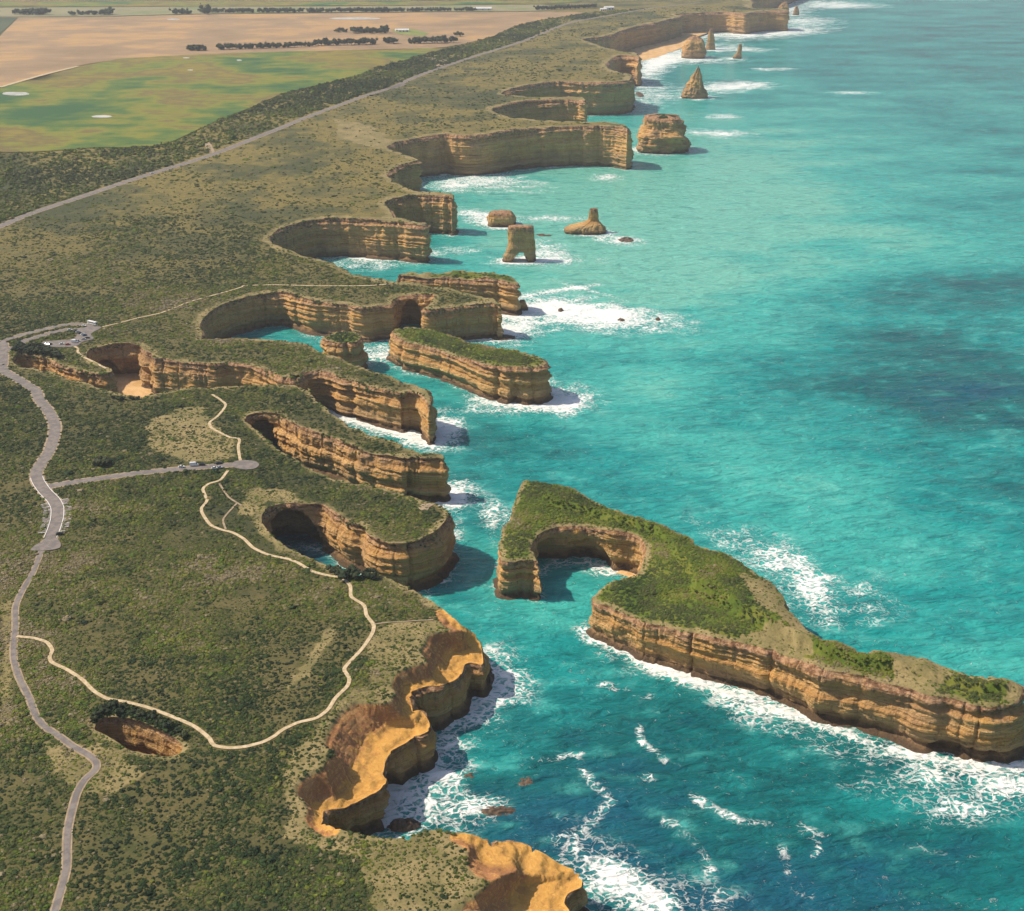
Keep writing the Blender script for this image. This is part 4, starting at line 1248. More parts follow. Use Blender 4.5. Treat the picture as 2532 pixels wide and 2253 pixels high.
def reef(label, crop, u, v, ru, rv, hgt, seed, name='reef_rock'):
    """low wet rock awash in the surf"""
    p = at(*cs(crop, u, v), 0.0)
    s = CROPS[crop][2]
    dep = math.atan2(CAM_H, p[1])
    sl = math.hypot(CAM_H, math.hypot(p[0], p[1]))
    rx, ry = ru / s * sl / FPX, rv / s * sl / FPX / math.sin(dep)
    n = 26
    g = np.linspace(-1, 1, n)
    gx, gy = np.meshgrid(g, g)
    rad = np.sqrt(gx ** 2 + gy ** 2)
    ridg = 1 - np.abs(fbm(gx * 2.4 + seed * 5, gy * 2.4, seed, 4)) * 2.2
    z = hgt * (np.clip(1 - rad ** 2, -0.4, 1) * (0.35 + 0.75 * ridg)) - 0.25 * hgt
    z = np.where(rad > 1.02, np.minimum(z, -0.4), z)
    V = np.stack([p[0] + gx * rx * (1 + 0.2 * fbm(gx * 2 + seed, gy * 2, 2, 2)), p[1] + gy * ry, z], -1).reshape(-1, 3)
    r_, c_ = np.meshgrid(np.arange(n - 1), np.arange(n - 1), indexing='ij')
    F_ = np.stack([r_ * n + c_, r_ * n + c_ + 1, (r_ + 1) * n + c_ + 1, (r_ + 1) * n + c_], -1).reshape(-1, 4)
    o = new_mesh(name, V, F_, M['wetrock'], smooth=True)
    tag(o, label, 'rock')
    return o


reef('brown rock ledge lying at the mouth of the nearest cove', 'D', 615, 1212, 100, 34, 6, 1)
reef('dark reef awash under white foam off the nearest cove', 'D', 1080, 1140, 110, 34, 2.4, 2)
reef('half-sunken reef showing nearest the curved orange bluff', 'D', 940, 960, 50, 26, 1.6, 3)
reef('round dark reef patch in clear water farther from the bluff', 'D', 1225, 985, 55, 30, 1.3, 4)
reef('wet shelf of rock at the foot of the jutting orange point', 'D', 1040, 450, 30, 70, 2.5, 5)
reef('flat dark rock trailing behind the arched stack', 'C', 1435, 139, 40, 6, 2.5, 6)
reef('black broken rocks in surf right of the boot shaped rock', 'C', 1785, 160, 45, 14, 4, 7)
reef('inner dark rock tip in the widest white water', 'C', 1510, 455, 14, 8, 3, 8)
reef('middle dark rock tip in the widest white water', 'C', 1765, 498, 22, 8, 3, 9)
reef('outermost dark rock tip in the widest white water', 'C', 1920, 494, 12, 8, 3, 10)
reef('dark shelf below the end of the arched headland', 'C', 1270, 570, 60, 14, 3, 11)
reef('dark rock at the end of the golden headland wall', 'E', 1015, 335, 30, 14, 3, 12)
reef('wet black shelf at the seaward end of the big island', 'I', 1930, 1055, 140, 26, 2.2, 13)
reef('dark rock at the near end of the long islet', 'C', 795, 655, 24, 14, 4, 14)
reef('scattered black boulders beneath the far shaded headland', 'F', 985, 478, 22, 14, 4, 15)

# ================================================================== BEACHES
def beach(name, poly, z0, z1, axis, rag=1.5):
    """sand sheet rising from z0 to z1 along axis (unit vector towards land)"""
    a = np.asarray([p[:2] for p in poly])
    pr = a @ np.asarray(axis)
    lo, hi = pr.min(), pr.max()

    def zf(x, y):
        k = (x * axis[0] + y * axis[1] - lo) / (hi - lo)
        return z0 + (z1 - z0) * np.clip(k, 0, 1) ** 0.8 + fbm(x / 12, y / 12, 3, 3) * 0.25
    return sheet(name, poly, 'sand', 0.0, step=3.0 if a[:, 1].mean() < 1500 else 14, zfun=zf, rag=rag)


bp = pts('K', [(2090, 1010), (1780, 1140), (1500, 1150), (1200, 1100), (1000, 980), (700, 820), (350, 700), (180, 620), (300, 500), (600, 560), (900, 640), (1150, 640), (1100, 520), (1300, 470), (1600, 480), (1800, 560), (1900, 720), (2010, 820), (2080, 920)], 3.0)
beach('beach', bp, -1.2, 9.0, (-0.96, 0.28), 1.0)
beach('beach', pts('F', [(960, 335), (1010, 310), (1080, 285), (1200, 240), (1270, 190), (1390, 152), (1330, 130), (1180, 130), (1000, 180), (900, 260)], 1.0), -2.0, 8.0, (-0.85, 0.53), 8)
beach('beach', pts('F', [(1560, 55), (1600, 30), (1680, 5), (1640, -10), (1540, -10), (1500, 40)], 1.0), -2.0, 8.0, (-0.85, 0.53), 8)
beach('beach', pts('I', [(500, 428), (515, 400), (570, 375), (640, 345), (700, 340), (700, 400), (640, 420), (560, 440)], 0.4), -1.3, 1.3, (0.9, 0.43), 1)

# ================================================================== THE SEA
cp = np.vstack(coast_pts)
kd_sea = make_kd(cp)
ys = np.concatenate([np.linspace(-3000, 280, 20), np.exp(np.linspace(math.log(290), math.log(8500), 900)), np.array([9500, 11000, 14000, 20000, 40000])])
rx = np.concatenate([-np.array([12, 6, 3, 1.5, 0.9, 0.6, 0.48]), np.linspace(-0.40, 0.47, 420), np.array([0.5, 0.6, 0.9, 1.5, 3, 6, 12])])
YY, RX = np.meshgrid(ys, rx, indexing='ij')
XX = RX * np.maximum(YY, 300)
x, y = XX.ravel(), YY.ravel()
_, dc = near(kd_sea, x, y)
dc = dc[:, 0]
U, Vp = to_px(x, y, 0 * x)


def blob(u, v, ru, rv, ang=0.0, crop='V', p=2.0):
    u, v = cs(crop, u, v)
    s = CROPS[crop][2]
    a = R(ang)
    du, dv = U - u, Vp - v
    e = ((du * math.cos(a) + dv * math.sin(a)) / (ru / s)) ** 2 + ((-du * math.sin(a) + dv * math.cos(a)) / (rv / s)) ** 2
    return np.exp(-np.clip(e, 0, 30) ** (p / 2))


def streak(seq, w, crop='V'):
    r = np.full(U.shape, 1e9)
    q = [cs(crop, *p) for p in seq]
    for (u0, v0), (u1, v1) in zip(q[:-1], q[1:]):
        L = (u1 - u0) ** 2 + (v1 - v0) ** 2
        t = np.clip(((U - u0) * (u1 - u0) + (Vp - v0) * (v1 - v0)) / L, 0, 1)
        r = np.minimum(r, (U - u0 - t * (u1 - u0)) ** 2 + (Vp - v0 - t * (v1 - v0)) ** 2)
    return np.exp(-r / (w / CROPS[crop][2]) ** 2)


expo = 0.5 + 0.5 * vnoise(x / 60, y / 60, 4)
foam = 0.9 * np.exp(-dc / (3.5 + 0.002 * y)) * (0.45 + 0.8 * expo) + (0.02 + 0.40 * expo) * np.exp(-dc / (12 + 0.006 * y))
calm = np.maximum.reduce([blob(620, 1120, 130, 40, 25), blob(640, 900, 90, 40, 20), blob(1000, 1130, 110, 90), blob(560, 655, 110, 40), blob(1130, 1160, 60, 60)])
foam *= 1 - 0.75 * calm
for b in [(1190, 630, 150, 24, 6, 1.35), (1110, 612, 60, 16, 5, .8), (1060, 806, 100, 18, -3, .95), (1120, 800, 45, 26, 0, .8), (790, 846, 110, 18, 14, .95), (880, 850, 34, 22, 0, .9), (905, 985, 32, 28, 0, .9), (700, 835, 60, 14, 12, .8), (1000, 760, 130, 20, 18, .5), (1030, 640, 60, 20, 0, .7), (840, 870, 60, 16, 0, .7), (900, 1000, 45, 18, -20, .6), (760, 800, 60, 10, 18, .4), (1005, 665, 70, 18, 0, .9),
          (1000, 1350, 55, 55, 30, .6), (940, 1430, 70, 40, -20, .4), (890, 1525, 45, 50, 0, .55), (830, 1575, 55, 45, 0, .3), (850, 1630, 90, 32, 5, .5), (950, 1610, 60, 22, 0, .75),
          (1225, 1745, 85, 48, 25, .75), (1300, 1800, 110, 40, 20, .5), (1150, 1690, 60, 34, 60, .35), (1400, 1800, 90, 40, 10, .4),
          (1545, 1115, 80, 36, 25, .85), (1620, 1160, 50, 30, 30, .5), (1640, 1215, 80, 30, 10, .5), (1750, 1190, 90, 50, 20, .22), (1420, 1060, 90, 25, 25, .2), (1930, 1610, 90, 34, -15, .55), (1800, 1580, 150, 25, 8, .4),
          (1000, 740, 160, 28, 16, .35), (750, 705, 50, 14, 0, .7), (960, 360, 90, 10, 0, .8), (900, 372, 40, 8, 0, .6), (1210, 355, 28, 7, 0, .95), (1000, 375, 120, 14, 0, .35), (1445, 233, 30, 5, 0, .95), (1450, 268, 50, 7, 2, .95),
          (1370, 262, 60, 6, 0, .4), (1480, 170, 60, 8, 0, 1.0), (1420, 178, 60, 9, 0, .6), (1300, 190, 50, 22, 0, .6), (1330, 112, 55, 18, -20, .9), (1300, 140, 40, 18, -20, .8), (1430, 95, 70, 9, 0, .5), (1460, 70, 90, 9, 0, .8), (1580, 62, 80, 9, -3, .85),
          (1600, 42, 70, 8, 0, .8), (1680, 12, 80, 5, 0, .9), (1560, 20, 60, 7, 0, .8), (1540, 138, 45, 3, 0, .7), (1700, 185, 45, 3, 0, .7), (1650, 5, 60, 5, 0, .6), (1400, 122, 70, 6, 0, .6), (1500, 100, 50, 4, 0, .5),
          (960, 434, 45, 12, 15, .9), (1100, 436, 70, 6, 0, .8), (1085, 500, 45, 18, 10, .8), (1240, 480, 40, 8, 5, .9), (1060, 522, 70, 7, 0, .7), (900, 500, 60, 8, 0, .5), (760, 515, 90, 8, 0, .6), (720, 530, 60, 10, 0, .5), (1090, 585, 70, 5, -6, .6), (1150, 575, 40, 3, -8, .8), (1160, 575, 60, 3, 15, .6),
          (980, 1030, 20, 30, 0, .6), (905, 1080, 14, 40, 20, .35), (1560, 840, 40, 8, 0, .1), (470, 650, 40, 6, -25, .5), (680, 690, 60, 10, 15, .3), (1180, 520, 80, 8, 0, .25)]:
    foam = foam + 0.95 * b[5] * blob(*b[:5])
foam += 0.75 * streak([(1165, 1258), (1300, 1328), (1474, 1392), (1610, 1436), (1750, 1487), (1890, 1520), (2044, 1535)], 11) + 0.30 * streak([(1440, 1405), (1620, 1470), (1800, 1530), (2044, 1590)], 26) + 0.5 * blob(1960, 1545, 110, 22, 8)
for sq, w, k in [([(1380, 1590), (1440, 1620), (1480, 1640), (1545, 1648)], 8, .85), ([(1600, 1650), (1635, 1675)], 11, .9), ([(1640, 1690), (1625, 1705)], 8, .7), ([(1275, 1440), (1280, 1480), (1330, 1520)], 8, .65), ([(1155, 1520), (1180, 1560), (1225, 1600), (1190, 1630)], 9, .6),
                 ([(1195, 1365), (1230, 1375)], 7, .8), ([(1250, 1380), (1300, 1395)], 7, .6), ([(1080, 1520), (1110, 1515), (1165, 1500)], 6, .6), ([(1290, 1550), (1300, 1555)], 10, .7), ([(1590, 790 + 980), (1620, 1790)], 10, .6), ([(1200, 1620), (1130, 1700)], 14, .5), ([(1330, 1640), (1390, 1680), (1420, 1740)], 12, .4), ([(1560, 1700), (1600, 1790)], 14, .35), ([(1820, 1690), (1960, 1720)], 9, .4)]:
    foam += 0.75 * k * streak(sq, w * 0.9) * (0.45 + 0.9 * np.clip(0.5 + 1.3 * vnoise(x / 7, y / 7, 13), 0, 1))
# slack water of the sheltered middle stays clean
foam = np.clip(foam, 0, 1.35)
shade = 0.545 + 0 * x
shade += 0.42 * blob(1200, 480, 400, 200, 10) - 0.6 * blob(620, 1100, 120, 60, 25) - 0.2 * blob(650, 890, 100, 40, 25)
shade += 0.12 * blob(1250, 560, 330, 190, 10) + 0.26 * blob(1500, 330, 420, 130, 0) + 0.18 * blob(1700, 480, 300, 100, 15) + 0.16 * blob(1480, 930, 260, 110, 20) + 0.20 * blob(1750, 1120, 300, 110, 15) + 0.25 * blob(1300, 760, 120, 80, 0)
shade -= 0.21 * blob(1900, 830, 560, 210, 10) + 0.37 * blob(1560, 1720, 640, 270, 0) + 0.12 * blob(1250, 1450, 260, 160, 0) + 0.06 * blob(2000, 80, 380, 130, 0) + 0.10 * blob(960, 880, 120, 90, 0) + 0.18 * blob(1900, 560, 200, 40, 5)  # right-hand dark patch puts cloud shadow and wind into the water colour
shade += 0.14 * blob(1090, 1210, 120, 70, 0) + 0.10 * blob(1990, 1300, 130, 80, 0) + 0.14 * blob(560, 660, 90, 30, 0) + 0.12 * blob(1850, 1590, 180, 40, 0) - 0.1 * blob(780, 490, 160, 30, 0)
shal = 0.75 * np.exp(-dc / (22 + 0.01 * y)) + 0.4 * np.clip(foam, 0, 1)
fleck = ss(3200, 900, y) * 0.75 + 0.25 * blob(1450, 1500, 600, 400)
n1 = fbm(x / 130, y / 65, 3, 4)
mottle = fbm(x / 16, y / 9, 5, 4)
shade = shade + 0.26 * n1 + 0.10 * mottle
cr = R(-7)
xr, yr = x * math.cos(cr) + y * math.sin(cr), -x * math.sin(cr) + y * math.cos(cr)
crest = fbm(xr / 34 + 0.5 * fbm(x / 40, y / 40, 2, 2), yr / 11, 0, 3)
crest = 1 - 2.2 * np.abs(crest)
swell = (0.9 * crest * ss(3600, 900, y) * ss(100, 300, y) * ss(2, 20, dc) - 0.3 + 0.6 * np.clip(foam, 0, 1) * fbm(x / 5, y / 4, 4, 2) * ss(1500, 500, y))
nr, ncx = len(ys), len(rx)
r_, c_ = np.meshgrid(np.arange(nr - 1), np.arange(ncx - 1), indexing='ij')
F_ = np.stack([r_ * ncx + c_, r_ * ncx + c_ + 1, (r_ + 1) * ncx + c_ + 1, (r_ + 1) * ncx + c_], -1).reshape(-1, 4)
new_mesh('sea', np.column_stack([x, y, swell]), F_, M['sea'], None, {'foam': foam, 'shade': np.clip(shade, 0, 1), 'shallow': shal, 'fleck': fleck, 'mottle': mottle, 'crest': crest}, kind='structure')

# ================================================================== FIELDS, TREES, BUILDINGS, VEHICLES
def mat_field(name, stops, sc=0.0045):
    m = Mat(name)
    n = m.math('ADD', m.math('MULTIPLY', m.noise(sc, 5, 0.6), 0.8), m.math('MULTIPLY', m.noise(sc * 9, 4, 0.6, vec=m.mapped((0.3, 1, 1))), 0.2))
    return m.col(m.ramp(n, stops), 0.95)


M['stubble'] = mat_field('stubble_field', [(0.38, (0.24, 0.165, 0.095)), (0.48, (0.30, 0.205, 0.12)), (0.56, (0.42, 0.26, 0.115)), (0.64, (0.31, 0.21, 0.12))])
M['pasture'] = mat_field('green_pasture', [(0.39, (0.03, 0.095, 0.032)), (0.45, (0.085, 0.14, 0.028)), (0.50, (0.19, 0.19, 0.03)), (0.54, (0.135, 0.11, 0.04)), (0.59, (0.22, 0.18, 0.034)), (0.66, (0.12, 0.13, 0.03))], 0.0042)  # darker greens also paint soft cloud-shadow bands into the pasture
M['palefield'] = mat_field('dry_pale_pasture', [(0.38, (0.19, 0.19, 0.10)), (0.5, (0.26, 0.23, 0.135)), (0.6, (0.15, 0.19, 0.075))])
M['darkfield'] = mat_field('dark_crop', [(0.4, (0.045, 0.065, 0.035)), (0.6, (0.07, 0.09, 0.045))])
M['pond'] = mat_plain('pale_pond_water', (0.36, 0.35, 0.31), (0.56, 0.54, 0.49), 0.03, 0.3, 0.05)
M['green'] = mat_plain('farmyard_lawn', (0.16, 0.20, 0.05), (0.22, 0.25, 0.07), 0.02)


def poly_sheet(name, poly, mat, lift, step):
    """field with crisp corners"""
    p = np.asarray([q[:2] for q in poly])
    lp = resample(np.column_stack([p, p[:, 0] * 0]), True, lambda y: y * 0 + step)
    xs, ys_ = np.meshgrid(np.arange(lp[:, 0].min(), lp[:, 0].max(), step), np.arange(lp[:, 1].min(), lp[:, 1].max(), step))
    g = np.stack([xs.ravel(), ys_.ravel()], 1)
    g = g[in_poly(g[:, 0], g[:, 1], lp)]
    g = g[near(make_kd(lp), g[:, 0], g[:, 1])[1][:, 0] > step * 0.5]
    co_, tri_, _ = cdt_fill([lp[:, :2]], g)
    z_ = plateau(co_[:, 1]) + und(co_[:, 0], co_[:, 1]) + lift
    return new_mesh(name, np.column_stack([co_, z_]), tri_, M[mat], kind='structure')


edge = FIELD_EDGE
brown = pts('G', [(72, 68), (400, 66), (800, 56), (1400, 51), (1850, 48), (2100, 47)]) + [p for p in edge[::-1] if to_px(p[0], p[1], p[2])[1] < 112][1:] + pts('G', [(1700, 190), (1200, 201), (850, 211), (600, 223), (430, 238)]) + pts('A', [(380, 338), (0, 438), (-400, 560), (-420, 300)]) + pts('G', [(-60, 205)])
poly_sheet('field', brown, 'stubble', 0.9, 60)
greenf = pts('A', [(-420, 575), (0, 447), (380, 347), (600, 301), (1000, 279), (1500, 262), (2044, 254)]) + pts('B', [(230, 250), (400, 246)]) + [p for p in edge[::-1] if 112 < to_px(p[0], p[1], p[2])[1]]
poly_sheet('field', greenf, 'pasture', 1.0, 45)
poly_sheet('field', pts('G', [(-400, 60), (70, 66), (400, 63), (800, 53), (1400, 48), (1850, 45), (2140, 44), (2140, 20), (1600, 24), (800, 28), (-400, 34)]), 'palefield', 1.1, 90)
poly_sheet('field', pts('G', [(-400, 30), (800, 25), (1600, 21), (2140, 17), (2300, 4), (1200, 6), (-400, 8)]), 'pasture', 1.2, 110)
poly_sheet('field', pts('G', [(-400, 4), (1200, 3), (2300, 0), (2600, -10), (1200, -14), (-400, -12)]), 'stubble', 1.3, 140)
poly_sheet('field', pts('G', [(70, 70), (0, 68), (-300, 68), (-300, 300), (-60, 200), (0, 135)]), 'darkfield', 1.2, 50)
for u, v, ru, rv in ((80, 477, 76, 10), (515, 593, 58, 7), (1800, 95, 132, 6), (880, 99, 36, 4), (942, 297, 18, 3), (962, 358, 16, 3), (1210, 309, 14, 4)):
    an = np.linspace(0, 6.28, 14)[:-1]
    sheet('pond', pts('A', [(u + ru * math.cos(t_) * random.uniform(.85, 1.1), v + rv * math.sin(t_) * random.uniform(.8, 1.1)) for t_ in an]), 'pond', 1.4, 12.0, zfun=lambda xx, yy_: plateau(yy_) + und(xx, yy_))
sheet('bare_earth', pts('A', [(1035, 730), (1060, 722), (1075, 745), (1085, 772), (1062, 775), (1045, 755)]), 'shoulder', 0.5, 4.0)
sheet('bare_earth', pts('B', [(335, 290), (400, 282), (425, 320), (390, 338), (340, 335)]), 'shoulder', 0.9, 10.0)
poly_sheet('farm_lawn', pts('B', [(140, 155), (240, 148), (330, 172), (300, 186), (180, 178)]), 'green', 1.5, 40)
ribbon('field_track', resample(catmull(pts('A', [(395, 340), (200, 388), (0, 445)]), False, 6), False, lambda y: y * 0 + 12), 10, 'path', 1.7)
sheet('lookout_pad', pts('E', [(1092, 730), (1110, 712), (1150, 706), (1168, 716), (1150, 728), (1140, 745), (1125, 738), (1108, 745)]), 'shoulder', 0.5, 1.2, rag=0.8)
sheet('bare_limestone', pts('E', [(300, 655), (350, 632), (440, 630), (490, 650), (480, 680), (420, 690), (330, 692), (300, 680)]), 'pinkrock', 0.35, 2.5, rag=1.5) if 'pinkrock' in M else None


def mat_tree():
    m = Mat('tree_foliage')
    rnd_ = m.n('ObjectInfo').outputs['Random']
    n_ = m.noise(0.9, 3, 0.7)
    c = m.ramp(rnd_, [(0.0, (0.018, 0.03, 0.016)), (0.5, (0.03, 0.045, 0.02)), (1.0, (0.05, 0.06, 0.024))])
    return m.col(m.mix(m.rng(n_, 0.35, 0.62, 0.5, 0), c, (0.012, 0.016, 0.008)), 0.85)


M['foliage'] = mat_tree()


def tree_meshes(seed):
    rd = np.random.default_rng(seed)
    bm = bmesh.new()
    for k in range(9):
        c = Vector((rd.normal(0, .24), rd.normal(0, .24), 0.62 + rd.uniform(-.24, .22)))
        r0 = rd.uniform(.15, .27)
        ret = bmesh.ops.create_icosphere(bm, subdivisions=1, radius=r0)
        for v in ret['verts']:
            v.co = v.co * (1 + rd.uniform(-.35, .35)) + c
    base = [v.co.copy() for v in bm.verts]
    for k in range(140):
        c = base[rd.integers(len(base))] * rd.uniform(.93, 1.08)
        bm.faces.new([bm.verts.new(Vector(c) + Vector(rd.normal(0, .045, 3))) for _ in range(3)])
    crown = bpy.data.meshes.new('crown')
    bm.to_mesh(crown); bm.free()
    crown.materials.append(M['foliage'])
    bm = bmesh.new()
    def limb(p0, p1, r0, r1):
        d = (p1 - p0).normalized(); a = d.orthogonal().normalized(); b = d.cross(a)
        ra = [bm.verts.new(p0 + (a * math.cos(t_) + b * math.sin(t_)) * r0) for t_ in np.linspace(0, 6.28, 7)[:-1]]
        rb = [bm.verts.new(p1 + (a * math.cos(t_) + b * math.sin(t_)) * r1) for t_ in np.linspace(0, 6.28, 7)[:-1]]
        for i in range(6):
            bm.faces.new((ra[i], ra[(i + 1) % 6], rb[(i + 1) % 6], rb[i]))
    limb(Vector((0, 0, -.04)), Vector((0, 0, .45)), .04, .026)
    for k in range(4):
        a = k * 1.57 + rd.uniform(-.4, .4)
        limb(Vector((0, 0, .36)), Vector((.25 * math.cos(a), .25 * math.sin(a), .66)), .022, .01)
    trunk = bpy.data.meshes.new('trunk')
    bm.to_mesh(trunk); bm.free()
    trunk.materials.append(M['bark'])
    return trunk, crown


TREES = [tree_meshes(31 + k) for k in range(4)]


def tree(x, y, h, wide, label, group, name='tree'):
    on_land = in_poly([x], [y], outer)[0] and not in_poly([x], [y], hole)[0]
    if not on_land or kd_rim.find((x, y, 0.0))[2] < 1.5:
        return None
    o = empty(name, (x, y, float(ground_z([x], [y])[0])), random.uniform(0, 6.28))
    h = h * (1.45 if y > 2000 else 1.0)
    o.scale = (h * wide, h * wide, h)
    tag(o, label, 'tree', group)
    tr, cr_ = random.choice(TREES)
    for nm, me in (('trunk', tr), ('crown', cr_)):
        c = bpy.data.objects.new(nm, me)
        COL.objects.link(c)
        c.parent = o
    return o


def tree_row(crop, p0, p1, step, h, label, group, jit=2.0, wide=1.15, name='windbreak_tree'):
    a, b = pts(crop, [p0])[0], pts(crop, [p1])[0]
    n_ = max(2, int(np.linalg.norm(b - a) / step))
    for k in range(n_):
        t_ = (k + random.uniform(-.25, .25)) / (n_ - 1)
        tree(a[0] + (b[0] - a[0]) * t_ + random.uniform(-jit, jit), a[1] + (b[1] - a[1]) * t_ + random.uniform(-jit, jit), h * random.uniform(.8, 1.15), wide * random.uniform(.9, 1.2), label, group, name)


WB = [((785, 50), (985, 50), 'in the windbreak right of the lone tall tree', 11), ((1010, 49.5), (1288, 49), 'in the middle windbreak along the far field edge', 11), ((1306, 48), (1568, 47.5), 'in the long dark windbreak above the pale pond', 11),
      ((1575, 46), (1845, 43), 'in the lower right windbreak along the far field edge', 9), ((852, 196), (1215, 184), 'in the long hedge row along the green pasture', 10), ((1224, 180), (1450, 176), 'in the taller hedge row right of the long one', 12),
      ((1596, 172), (1760, 168), 'in the hedge row nearest the coastal scrub belt', 12)]
for p0, p1, where, h in WB:
    tree_row('G', p0, p1, 8.5, h, 'dark windbreak tree ' + where, 'trees ' + where)
tree_row('F', (465, 52), (760, 42), 9, 10, 'dark tree in the far row beside the white farmhouse', 'trees in the far row beside the white farmhouse')
CL = [(735, 800, 200, 10, 10, 'in the small clump standing left of the hedge row'), (1500, 1532, 171, 5, 11, 'in the short clump between two hedge rows'), (1304, 1350, 128, 6, 9, 'in the left clump of the farmyard'), (1372, 1510, 131, 14, 11, 'in the grove around the farmyard'),
      (678, 748, 55, 9, 12, 'in the clump left of the lone tall tree'), (305, 378, 58, 9, 10, 'in the clump left of the white farm roof'), (390, 440, 58, 7, 13, 'in the clump right of the white farm roof'), (52, 190, 58, 14, 14, 'in the wood at the left edge'), (276, 296, 60, 3, 10, 'in the tiny clump beside the left wood'),
      (1768, 1798, 143, 2, 9, 'standing as a pair beyond the farm lawn')]
for u0, u1, v, n_, h, where in CL:
    for k in range(n_):
        q_ = pts('G', [(u0 + (u1 - u0) * (k + .5) / n_, v + random.uniform(-2.2, 1.0))])[0]
        tree(q_[0], q_[1], h * random.uniform(.75, 1.15), 1.2, 'dark farm tree ' + where, 'trees ' + where)
for u, v, h, lb in ((805, 47, 22, 'tall lone dark tree at the start of the far windbreak'), (425, 47, 17, 'tall rounded tree above the white farm roof'), (1495, 122, 17, 'tallest tree of the farmyard grove')):
    q_ = pts('G', [(u, v + 8)])[0]
    tree(q_[0], q_[1], h, 1.1, lb, None)
for crop, uv, hh, where in (('K', [(230, 520), (300, 500), (370, 490), (440, 500), (510, 510), (570, 520), (630, 540), (680, 560), (330, 520), (450, 530), (540, 545), (260, 480), (400, 470), (500, 485), (600, 500), (200, 545), (720, 590), (160, 570), (150, 620), (390, 520), (280, 530)], 6.5, 'in the dark thicket between car park and gully'),
                            ('E', [(640, 1040), (690, 1062), (720, 1064), (750, 1070), (780, 1072), (700, 1078), (820, 1070), (850, 1074), (665, 1052), (735, 1082), (770, 1085)], 5.5, 'on the cove edge beside the footpath'),
                            ('L', [(435, 935), (470, 912), (510, 905), (550, 915), (595, 925), (640, 940), (680, 955), (720, 972), (490, 930), (545, 938), (610, 948), (660, 968), (420, 960), (790, 1015), (830, 1040), (835, 1080), (770, 1000), (410, 985), (455, 925)], 3.4, 'crowding the far rim of the sinkhole'),
                            ('M', [(690, 150), (720, 140), (750, 155), (780, 150)], 5, 'in the round dark thicket north of the side road'), ('K', [(1420, 1100), (1560, 1115), (1650, 1120), (1740, 1110), (1500, 1130)], 3.2, 'on the gorge edge in front of the beach')):
    for u, v in uv:
        q_ = pts(crop, [(u + random.uniform(-12, 12), v + random.uniform(-6, 6))])[0]
        tree(q_[0], q_[1], hh * random.uniform(.75, 1.2), 1.5, 'dark bushy tree ' + where, 'bushy trees ' + where, 'bushy_tree')

# ---- farm buildings
M['whitewall'] = mat_plain('white_shed_wall', (0.62, 0.62, 0.6), (0.74, 0.73, 0.7), 0.3, 0.6, 0.05)
M['roof'] = mat_plain('pale_iron_roof', (0.60, 0.61, 0.62), (0.75, 0.75, 0.74), 0.2, 0.4, 0.05)
M['dark'] = mat_plain('dark_opening', (0.03, 0.03, 0.035), (0.05, 0.05, 0.055), 0.5, 0.5, 0.0)


def box(x0, x1, y0, y1, z0, z1):
    return [(x, y, z) for x in (x0, x1) for y in (y0, y1) for z in (z0, z1)], np.array([(0, 1, 3, 2), (4, 6, 7, 5), (0, 4, 5, 1), (2, 3, 7, 6), (0, 2, 6, 4), (1, 5, 7, 3)])


def shed(crop, u, v, L, Wd, h, rz, label, name='farm_shed'):
    p = pts(crop, [(u, v)])[0]
    o = empty(name, (p[0], p[1], float(ground_z([p[0]], [p[1]])[0])), rz)
    tag(o, label, 'building', None)
    vb, fb = box(-L / 2, L / 2, -Wd / 2, Wd / 2, -1, h)
    new_mesh('wall', vb, fb, M['whitewall'], o, smooth=False)
    e, rdg = 0.5, h + Wd * 0.28
    rv_ = [(-L / 2 - e, -Wd / 2 - e, h - .1), (L / 2 + e, -Wd / 2 - e, h - .1), (L / 2 + e, 0, rdg), (-L / 2 - e, 0, rdg), (-L / 2 - e, Wd / 2 + e, h - .1), (L / 2 + e, Wd / 2 + e, h - .1)]
    new_mesh('roof', rv_, [np.array([(0, 1, 2, 3), (3, 2, 5, 4)]), np.array([(0, 3, 4), (1, 5, 2)])], M['roof'], o, smooth=False)
    for k in range(3):
        xk = -L / 3 + k * L / 3
        vb, fb = box(xk - 1.6, xk + 1.6, -Wd / 2 - .06, -Wd / 2 + .05, 0, h * .72)
        new_mesh('door', vb, fb, M['dark'], o, smooth=False)
    return o


shed('B', 600, 52, 60, 16, 6, 0.05, 'long low white farm shed at the right end of the windbreaks')
shed('B', 1238, 49, 34, 14, 7, 0.3, 'white farmhouse in trees beside the highway', 'farmhouse')
shed('B', 1210, 54, 22, 10, 5, 0.1, 'small pale outbuilding left of the white farmhouse')
shed('B', 200, 163, 30, 12, 6, 0.1, 'pale grey shed on the farm lawn')
shed('B', 170, 160, 14, 9, 5, 0.4, 'small white farm cottage left of the grey shed', 'farmhouse')
shed('A', 168, 74, 34, 14, 6, 0.05, 'white farm building inside the wood at the left edge')
shed('A', 490, 70, 26, 12, 6, 0.0, 'white farm roof between two clumps of trees')
shed('A', 110, 66, 20, 10, 6, 0.2, 'half hidden pale farm roof nearest the left edge')

# ---- vehicles
def paint(name, c):
    m = Mat(name)
    m.b.inputs['Coat Weight'].default_value = 0.3
    n_ = m.noise(3.0, 2)
    return m.col(m.mix(m.rng(n_, .4, .6), c, tuple(k * .9 for k in c)), 0.35)


